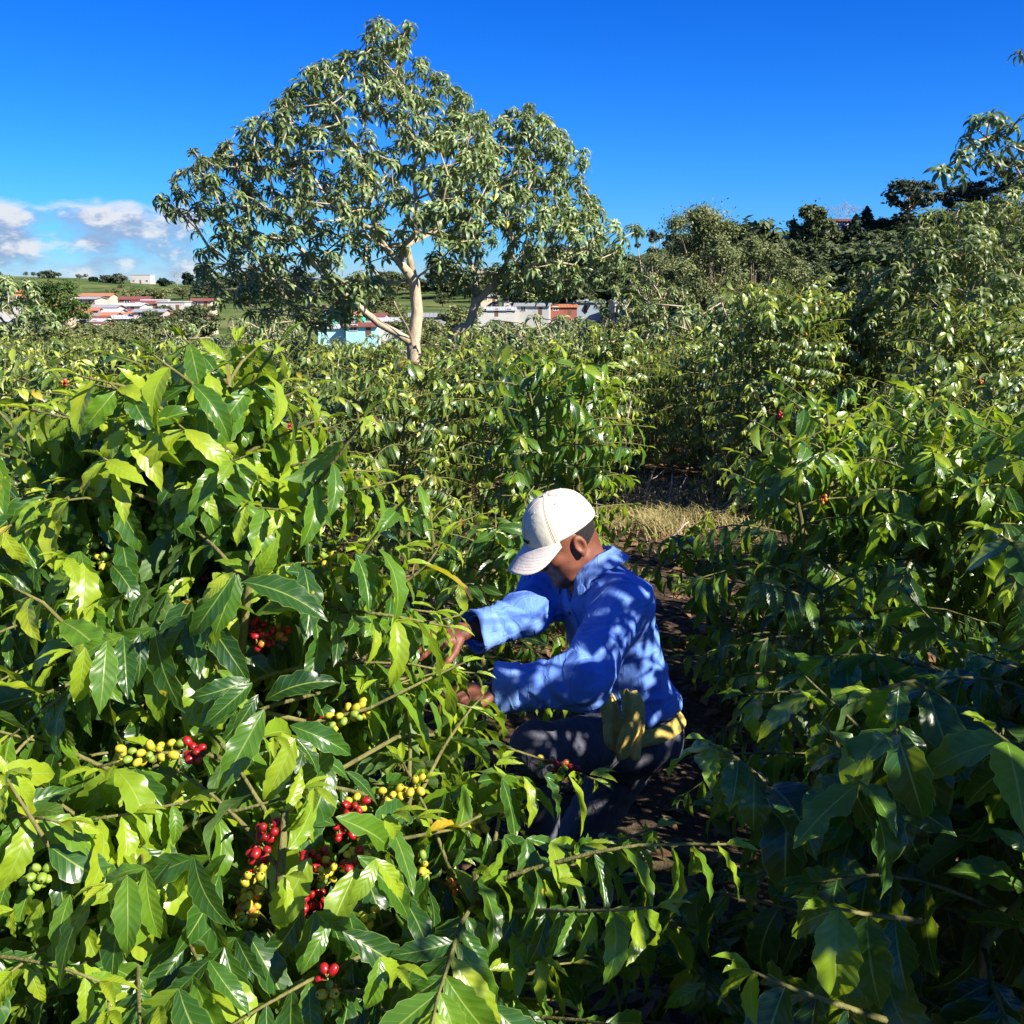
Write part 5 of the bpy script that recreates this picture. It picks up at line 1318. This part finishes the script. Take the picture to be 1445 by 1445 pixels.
# ================================================================ THE COFFEE
MAN = [(712, 690), (850, 690), (935, 800), (985, 955), (968, 1035), (905, 1085), (830, 1055), (735, 1012), (690, 968), (735, 935), (752, 905), (678, 918), (668, 862), (700, 840), (745, 800), (705, 790)]
def clear_of_man(a, base):
    """keep the bushes in front from growing across the man: test base, middle and tip of every leaf"""
    keep = np.ones(len(a['L']), bool)
    for f in (0.0, .5, 1.0):
        q = a['pos'] + base + nrmz(a['dir'] - a['nrm'] * np.sin(a['droop'] * .5)[:, None] * .8) * (a['L'] * f)[:, None]
        x, y, dep = proj(q); keep &= ~(in_poly(x, y, MAN) & (dep < 3.2))
    return keep
BUSH_COUNT = [0]
def coffee_bush(x, y, h, R, stems, seed, label, leaf=.15, nv=10, nu=4, keep=None, group=None, clusters=0, kinds=(0, 1, 2), extra=None, lat_gap=.075, node=.05, z0=.3, top_r=.35, az=None, tipy=1.0, young=.24, shift=0.0, wide=1.0):
    rng = random.Random(seed); base = np.array([x, y, tz(x, y)])
    o = empty('coffee_bush', base, label, 'coffee bush', group)
    lv, br = make_bush(rng, h, R, stems, leaf, lat_gap, z0, node, top_r, az, tipy)
    if extra: extra(lv, br, rng, base)
    a = lv.arr(); k = np.ones(len(a['L']), bool)
    if keep is not None:
        k &= keep(a, base)
        nb = []
        for pts, r in br:
            px, py, dep = proj(np.asarray(pts) + base)
            hid = (in_poly(px, py, MAN) & (dep < 3.2)) | (dep < 1.12)
            if len(pts) == 7:
                for c, ax, n, kd, ln in CHSPOTS:
                    cx, cy, cdp = proj(c); hid |= (np.hypot(px - cx, py - cy) < 26 + ln * 300) & (dep < cdp - .03)
            if not hid.any(): nb.append((pts, r))
        br = nb
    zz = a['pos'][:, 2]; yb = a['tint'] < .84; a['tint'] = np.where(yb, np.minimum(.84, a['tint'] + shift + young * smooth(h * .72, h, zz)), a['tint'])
    a['W'] = a['W'] * wide
    a = sel(a, k); BUSH_COUNT[0] += len(a['L'])
    link('foliage', leaf_mesh('foliage', a, COFFEE if base[1] < 5.6 else COFFEE_FAR, nv, nu, seed), o)
    branches_obj('branches', br, BARK_TWIG, o)
    lat = [b for b in br if len(b[0]) == 7]
    for c in range(clusters):
        pts, r = lat[rng.randrange(len(lat))]; i = rng.randint(2, 4)
        kk = [rng.choice(kinds)] * 2 + [rng.choice(kinds)]
        cherry_cluster(o, pts[i], pts[i + 1] - pts[i], rng, rng.randint(5, 9), kk, sub=False)
    return o
def st(rng, n, spread, h, lean):
    out = []
    for i in range(n):
        a = 6.28 * i / n + rng.uniform(0, 1); out.append((spread * math.cos(a), spread * math.sin(a), lean * math.cos(a), lean * math.sin(a), h * rng.uniform(.86, 1.0)))
    return out
R1 = random.Random(2)

# ---- the foreground bush on the left, its side branches bearing cherries
def fruit_lateral(lv, br, rng, pts, clusters, leafL, first, o, base, skip=.06):
    pts = np.array(pts); br.append((pts, np.linspace(.0055, .0022, len(pts)))); leafy_lateral(lv, pts, rng, leafL, first=first, node=.055)
CHSPOTS = []          # (world point, axis, count, kinds, length)
def front_extra(lines, leafL):
    def f(lv, br, rng, base):
        for pl, first in lines:
            pts = np.array([P(*p) for p in pl]) - base
            d = []
            for i in range(len(pts) - 1): d += [pts[i] * (1 - t) + pts[i+1] * t for t in (0, .5)]
            d.append(pts[-1]); fruit_lateral(lv, br, rng, d, None, leafL, first, None, base)
    return f
def keep_front(a, base):
    k = clear_of_man(a, base); mid = leaf_mids(a) + base; x, y, dep = proj(mid)
    k &= dep > 1.02
    for c, ax, n, kd, ln in CHSPOTS:                       # fruit hangs in the open, where the leaves have been pushed aside
        cx, cy, cdp = proj(c)
        for f in (.25, .5, .75, 1.0):
            q = a['pos'] + base + nrmz(a['dir'] - a['nrm'] * np.sin(a['droop'] * .5)[:, None] * .8) * (a['L'] * f)[:, None]; x, y, dep = proj(q)
            k &= ~((np.hypot(x - cx, y - cy) < 20 + ln * 420) & (dep < cdp + .02) & (np.linalg.norm(q - c, axis=1) < .45))
    return k
for px, py, Y, tx, ty, n, kd, ln in [
    (368, 1195, 1.50, 352, 1240, 13, (0,), .05), (355, 1258, 1.49, 348, 1290, 15, (1, 1, 1, 3), .05), (347, 1305, 1.48, 344, 1325, 6, (1, 2), .02),
    (215, 1062, 1.62, 245, 1058, 13, (1, 1, 1, 2), .055), (275, 1060, 1.63, 290, 1062, 6, (0,), .01),
    (446, 1214, 1.62, 462, 1210, 10, (0, 0, 0, 1), .015), (500, 1212, 1.60, 512, 1203, 5, (0, 1), .012), (500, 1134, 1.74, 515, 1128, 6, (0, 0, 1), .012),
    (486, 1172, 1.80, 500, 1170, 5, (0,), .01), (440, 1270, 1.66, 455, 1262, 8, (0,), .015), (462, 1240, 1.58, 462, 1262, 5, (1, 2), .015),
    (385, 898, 1.95, 405, 890, 11, (0, 0, 0, 3), .03), (362, 885, 1.97, 372, 890, 6, (0,), .01), (490, 1010, 1.85, 515, 1000, 13, (1, 1, 2), .035), (455, 1022, 1.87, 470, 1018, 8, (0, 0, 3), .02), (385, 1022, 1.84, 400, 1022, 6, (0, 3), .012),
    (112, 755, 2.0, 130, 775, 9, (2,), .03), (150, 795, 1.98, 160, 800, 6, (2, 1), .01), (225, 745, 2.02, 235, 748, 5, (2,), .01), (460, 795, 2.05, 455, 830, 6, (1, 2), .02),
    (560, 1118, 1.75, 585, 1110, 6, (1,), .02), (585, 1108, 1.75, 610, 1100, 4, (1,), .02), (670, 1165, 1.72, 690, 1160, 4, (1,), .01), (62, 1232, 1.40, 75, 1225, 7, (2,), .02), (465, 1405, 1.35, 470, 1420, 5, (1, 2), .01), (462, 1382, 1.36, 465, 1390, 3, (0,), .005),
    (525, 1290, 1.55, 540, 1280, 4, (1, 2), .01), (600, 1225, 1.62, 612, 1235, 4, (1, 2), .02), (640, 1250, 1.62, 650, 1250, 3, (3,), .005), (298, 822, 2.1, 300, 830, 4, (0,), .01),
    (785, 1080, 2.35, 812, 1088, 12, (0, 3, 1, 2), .05)]:
    c = P(px, py, Y); CHSPOTS.append((c, P(tx, ty, Y + .01) - c, n, kd, ln))

A = coffee_bush(-.72, 2.15, 1.75, .60, [(0, 0, -.02, -.05, 1.70), (.08, .06, .03, .0, 1.76), (-.10, .02, -.16, -.05, 1.60), (.06, -.1, .16, -.22, 1.42), (.04, .05, -.04, .05, 1.74)], 21, 'tall sunlit coffee bush at left front, its yellow green top standing above the others',
    .135, 16, 6, keep_front, extra=front_extra([
        ([(400, 760, 2.05), (440, 690, 2.0), (480, 640, 1.98), (515, 590, 1.97)], .15), ([(470, 850, 2.05), (520, 770, 2.02), (560, 720, 2.0), (605, 670, 2.0)], .25),
        ([(500, 900, 2.05), (560, 830, 2.0), (600, 800, 2.0), (625, 765, 2.02)], .3), ([(330, 640, 2.1), (250, 590, 2.0), (175, 545, 1.95), (110, 530, 1.92)], .2),
        ([(320, 620, 2.1), (270, 540, 2.0), (215, 500, 1.97)], .2), ([(340, 600, 2.1), (360, 530, 2.08), (400, 480, 2.1)], .15), ([(300, 740, 2.1), (200, 700, 2.0), (120, 690, 1.95), (60, 720, 1.93)], .25),
        ([(350, 800, 2.1), (480, 860, 1.95), (560, 870, 1.92), (635, 885, 2.0)], .3), ([(470, 900, 2.1), (540, 905, 2.3), (600, 880, 2.5), (650, 868, 2.6)], .4), ([(480, 960, 2.1), (560, 960, 2.3), (620, 945, 2.45), (672, 950, 2.5)], .4)], .140), lat_gap=.040, node=.037, young=.26, top_r=.22, wide=1.06)
B = coffee_bush(-.38, 1.62, 1.12, .62, [(0, 0, .02, -.12, 1.08), (.12, .02, .22, -.1, .95), (-.1, 0, -.16, -.1, 1.02), (.05, .1, .15, .05, 1.0)], 22, 'low coffee bush in the front left with long red and yellow cherry clusters',
    .128, 16, 6, keep_front, extra=front_extra([
        ([(420, 1130, 1.6), (380, 1180, 1.52), (352, 1250, 1.49), (343, 1330, 1.47), (335, 1380, 1.46)], .8), ([(340, 1080, 1.65), (280, 1060, 1.64), (200, 1065, 1.62), (130, 1085, 1.6)], .65),
        ([(380, 1290, 1.62), (450, 1240, 1.60), (500, 1212, 1.60), (560, 1185, 1.6), (640, 1170, 1.66), (720, 1130, 1.75)], .55), ([(440, 1180, 1.75), (500, 1135, 1.74), (600, 1105, 1.75), (700, 1080, 1.8)], .6),
        ([(430, 1330, 1.52), (530, 1300, 1.52), (620, 1270, 1.55), (690, 1240, 1.6)], .3), ([(400, 1400, 1.4), (500, 1400, 1.35), (600, 1390, 1.35), (690, 1370, 1.4)], .2),
        ([(350, 1000, 1.8), (440, 1020, 1.85), (520, 1000, 1.85), (600, 960, 1.9), (655, 935, 2.0)], .5), ([(420, 1120, 1.7), (560, 1040, 1.85), (650, 1035, 2.1), (700, 1050, 2.3), (790, 1080, 2.36), (840, 1100, 2.36)], .85)], .130), lat_gap=.040, node=.038, z0=.22, young=.18, wide=1.06)
B2 = coffee_bush(-.92, 1.62, 1.22, .62, [(0, 0, .05, -.1, 1.20), (.08, .1, .2, .0, 1.1), (-.05, -.1, 0, -.2, 1.08)], 23, 'low coffee bush at the left edge with broad hanging leaves', .135, 16, 6, keep_front,
    extra=front_extra([([(150, 960, 1.75), (110, 900, 1.7), (60, 850, 1.66), (20, 830, 1.64)], .2), ([(100, 1240, 1.45), (60, 1180, 1.4), (10, 1100, 1.4)], .2), ([(140, 1350, 1.35), (90, 1380, 1.3), (30, 1420, 1.3)], .2)], .138), lat_gap=.040, node=.037, young=.26, top_r=.22, wide=1.06)
for (c, ax, n, kd, ln) in CHSPOTS:
    o = A if proj(c)[2] > 1.98 and proj(c)[0] < 480 else B
    if proj(c)[0] < 100 and proj(c)[1] > 1000: o = B2
    b = np.array(o.location); cherry_cluster(o, c - b, ax, R1, n, kd, length=ln)
# ---- the shaded bushes on the right and the tall ones beside the camera that shade them
def keep_right(a, base):
    k = clear_of_man(a, base); mid = leaf_mids(a) + base; x, y, dep = proj(mid)
    return k & (dep > 1.05) & ~((x < 885) & (y > 1000) & (y < 1180)) & ~((x < 972) & (y < 1060)) & ~(x < 770)
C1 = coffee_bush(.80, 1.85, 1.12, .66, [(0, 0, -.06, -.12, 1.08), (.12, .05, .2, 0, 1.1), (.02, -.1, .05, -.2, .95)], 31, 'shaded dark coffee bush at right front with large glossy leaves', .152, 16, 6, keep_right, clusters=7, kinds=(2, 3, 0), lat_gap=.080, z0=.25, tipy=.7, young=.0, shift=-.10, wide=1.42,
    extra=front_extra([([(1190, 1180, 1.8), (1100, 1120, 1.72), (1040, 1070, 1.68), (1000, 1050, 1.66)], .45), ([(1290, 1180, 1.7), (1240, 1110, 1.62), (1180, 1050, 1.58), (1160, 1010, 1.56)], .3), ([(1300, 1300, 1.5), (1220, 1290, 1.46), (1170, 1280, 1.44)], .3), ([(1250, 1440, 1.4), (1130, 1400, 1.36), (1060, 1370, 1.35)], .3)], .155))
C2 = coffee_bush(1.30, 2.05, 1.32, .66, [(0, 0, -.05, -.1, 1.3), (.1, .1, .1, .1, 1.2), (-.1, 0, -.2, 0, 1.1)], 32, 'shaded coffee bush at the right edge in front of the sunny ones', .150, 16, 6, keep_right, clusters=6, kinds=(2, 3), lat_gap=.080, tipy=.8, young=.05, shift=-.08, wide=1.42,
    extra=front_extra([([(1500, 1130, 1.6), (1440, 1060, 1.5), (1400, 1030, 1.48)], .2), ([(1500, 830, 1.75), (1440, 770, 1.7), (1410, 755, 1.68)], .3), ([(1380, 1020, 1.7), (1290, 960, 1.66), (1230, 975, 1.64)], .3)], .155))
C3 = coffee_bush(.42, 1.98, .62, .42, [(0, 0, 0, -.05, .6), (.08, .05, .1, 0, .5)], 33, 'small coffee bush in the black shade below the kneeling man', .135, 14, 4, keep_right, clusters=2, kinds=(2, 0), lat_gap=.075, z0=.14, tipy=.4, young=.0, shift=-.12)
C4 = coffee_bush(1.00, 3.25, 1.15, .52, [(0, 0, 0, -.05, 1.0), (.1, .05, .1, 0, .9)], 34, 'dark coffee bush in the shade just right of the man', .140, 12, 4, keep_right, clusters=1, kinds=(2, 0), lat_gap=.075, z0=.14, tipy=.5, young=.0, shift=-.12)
def out_of_frame(a, base):
    mid = leaf_mids(a) + base; x, y, dep = proj(mid); k = (x > 1500) | (dep < .2)
    k &= np.random.RandomState(7).rand(len(k)) < (.74 if base[1] < 1 else .80)
    # light gap that lets the sun reach the cap
    for tgt, rr in ((HC + [0, 0, .03], .20), (P(690, 870, 2.95), .16)):
        v = mid - tgt; d = v - (v @ S)[:, None] * S; k &= np.linalg.norm(d, axis=1) > rr
    return k
D1 = coffee_bush(1.95, 1.92, 2.62, .86, [(0, 0, .05, .1, 2.6), (.15, .1, .3, .3, 2.45), (-.12, -.1, -.1, -.2, 2.45)], 41, 'very tall coffee bush just beyond the right edge, shading the man', .16, 8, 4, out_of_frame, lat_gap=.095, node=.06, top_r=.6)
D2 = coffee_bush(2.02, .85, 2.40, .88, [(0, 0, .05, 0, 2.4), (.12, .1, .2, .1, 2.3), (-.12, -.1, -.1, -.25, 2.2)], 42, 'tall coffee bush beside the camera, shading the dark bush', .16, 8, 4, out_of_frame, lat_gap=.09, node=.06, top_r=.6)

# ---- bushes in the middle distance
for (x, y, h, R, n, seed, leaf, cl, lb) in [
    (1.32, 3.85, 1.48, .52, 4, 51, .150, 5, 'sunlit coffee bush right of the man, yellow green tips along its top'),
    (2.00, 3.75, 1.52, .60, 4, 52, .160, 4, 'sunlit coffee bush with large bright leaves at the right edge'),
    (1.10, 4.55, .92, .42, 3, 67, .125, 0, 'low coffee bush at the near end of the dry path'),
    (1.75, 4.95, 1.42, .55, 3, 53, .140, 3, 'coffee bush peeping out between the two sunlit right hand bushes'),
    (.24, 5.45, 1.64, .46, 4, 54, .150, 2, 'upright coffee bush directly behind the man with a bright leafy top'),
    (-.18, 4.15, 1.02, .48, 3, 55, .135, 2, 'low dark coffee bush just left of the man’s cap'),
    (-1.35, 2.75, 1.36, .45, 2, 56, .150, 3, 'thin coffee bush at the left edge behind the front row'),
    (-2.25, 5.1, 1.50, .62, 4, 57, .135, 7, 'twiggy coffee bush with red cherries at the left edge'),
    (-1.35, 5.6, 1.34, .58, 3, 58, .135, 5, 'coffee bush with red cherries behind the tall front bush'),
    (-.85, 6.9, 1.52, .60, 4, 59, .135, 4, 'coffee bush with orange tinged twigs left of the man in the second row'),
    (-.30, 7.9, 1.50, .60, 4, 60, .135, 4, 'coffee bush in front of the forked pale trunk'),
    (2.36, 9.3, 2.15, .74, 5, 61, .135, 7, 'tall coffee bush with pale bare twigs in the middle right'),
    (2.75, 6.3, 1.55, .65, 4, 62, .140, 4, 'dark coffee bush behind the sunny right hand bushes'),
    (3.75, 8.4, 1.95, .75, 4, 63, .140, 5, 'tall dark coffee bush below the right hand daisy tree'),
    (3.15, 9.9, 2.0, .75, 4, 64, .135, 3, 'coffee bush with dark red cherries under the right hand daisy tree'),
    (1.15, 11.8, 1.75, .75, 4, 65, .135, 1, 'dark coffee bush closing the end of the dry path'),
    (.35, 9.2, 1.45, .62, 4, 66, .135, 2, 'coffee bush behind the upright one near the man')]:
    rg = random.Random(seed); near = y < 5
    coffee_bush(x, y, h, R, st(rg, n, .10, h, .18), seed, lb, leaf * (.94 if near else .84), 10 if near else 7, 4 if near else 2, None, None, cl, (0, 0, 1, 3), None, .070 if near else .076, .049 if near else .050, young=.30 if seed in (51, 52, 54, 57) else .14, shift=.0)
# ---- the field: three bushes, copied
protos = [coffee_bush(0, 60, 1.5, .68, st(random.Random(70 + k), 4, .1, 1.5, .2), 70 + k, 'coffee bush in the field beyond the first rows', .118, 4, 2, None, 'coffee bushes of the far rows', 3, (0, 3, 1), None, .088, .058, young=.20, shift=.0) for k in range(3)]
rf = random.Random(6); used = [0, 0, 0]
def place(x, y, s):
    k = rf.randrange(3); loc = (x, y, tz(x, y))
    if not used[k]: protos[k].location = loc; protos[k].scale = (s,) * 3; used[k] = 1
    else: copy_tree(protos[k], loc, rf.uniform(0, 6.28), s)
y = 7.4
while y < 48:
    x = -.56 * y - .5
    while x < .56 * y + .8:
        xx = x + rf.uniform(-.25, .25); yy = y + rf.uniform(-.3, .3); px = 722 + FPX * xx / yy
        ok = True
        if y < 13 and -1.0 < xx: ok = False
        if y < 9 and xx > -1.6: ok = False
        if y > 22 and px > 760: ok = False
        if y > 30 and px > 320: ok = False
        if ok: place(xx, yy, rf.uniform(.85, 1.12))
        x += 1.35 * (1 + y / 60)
    y += 1.7 * (1 + y / 70)
for x, y in ((3.9, 12.2), (2.4, 12.0), (2.6, 14.0), (4.6, 14.0), (5.6, 13.0), (.2, 11.5), (-.6, 12.0), (6.4, 15.5), (3.3, 10.4), (4.3, 8.8)): place(x, y, rf.uniform(1.0, 1.2))
print('leaves', BUSH_COUNT[0])

# ================================================================ THE MAN
build_person()
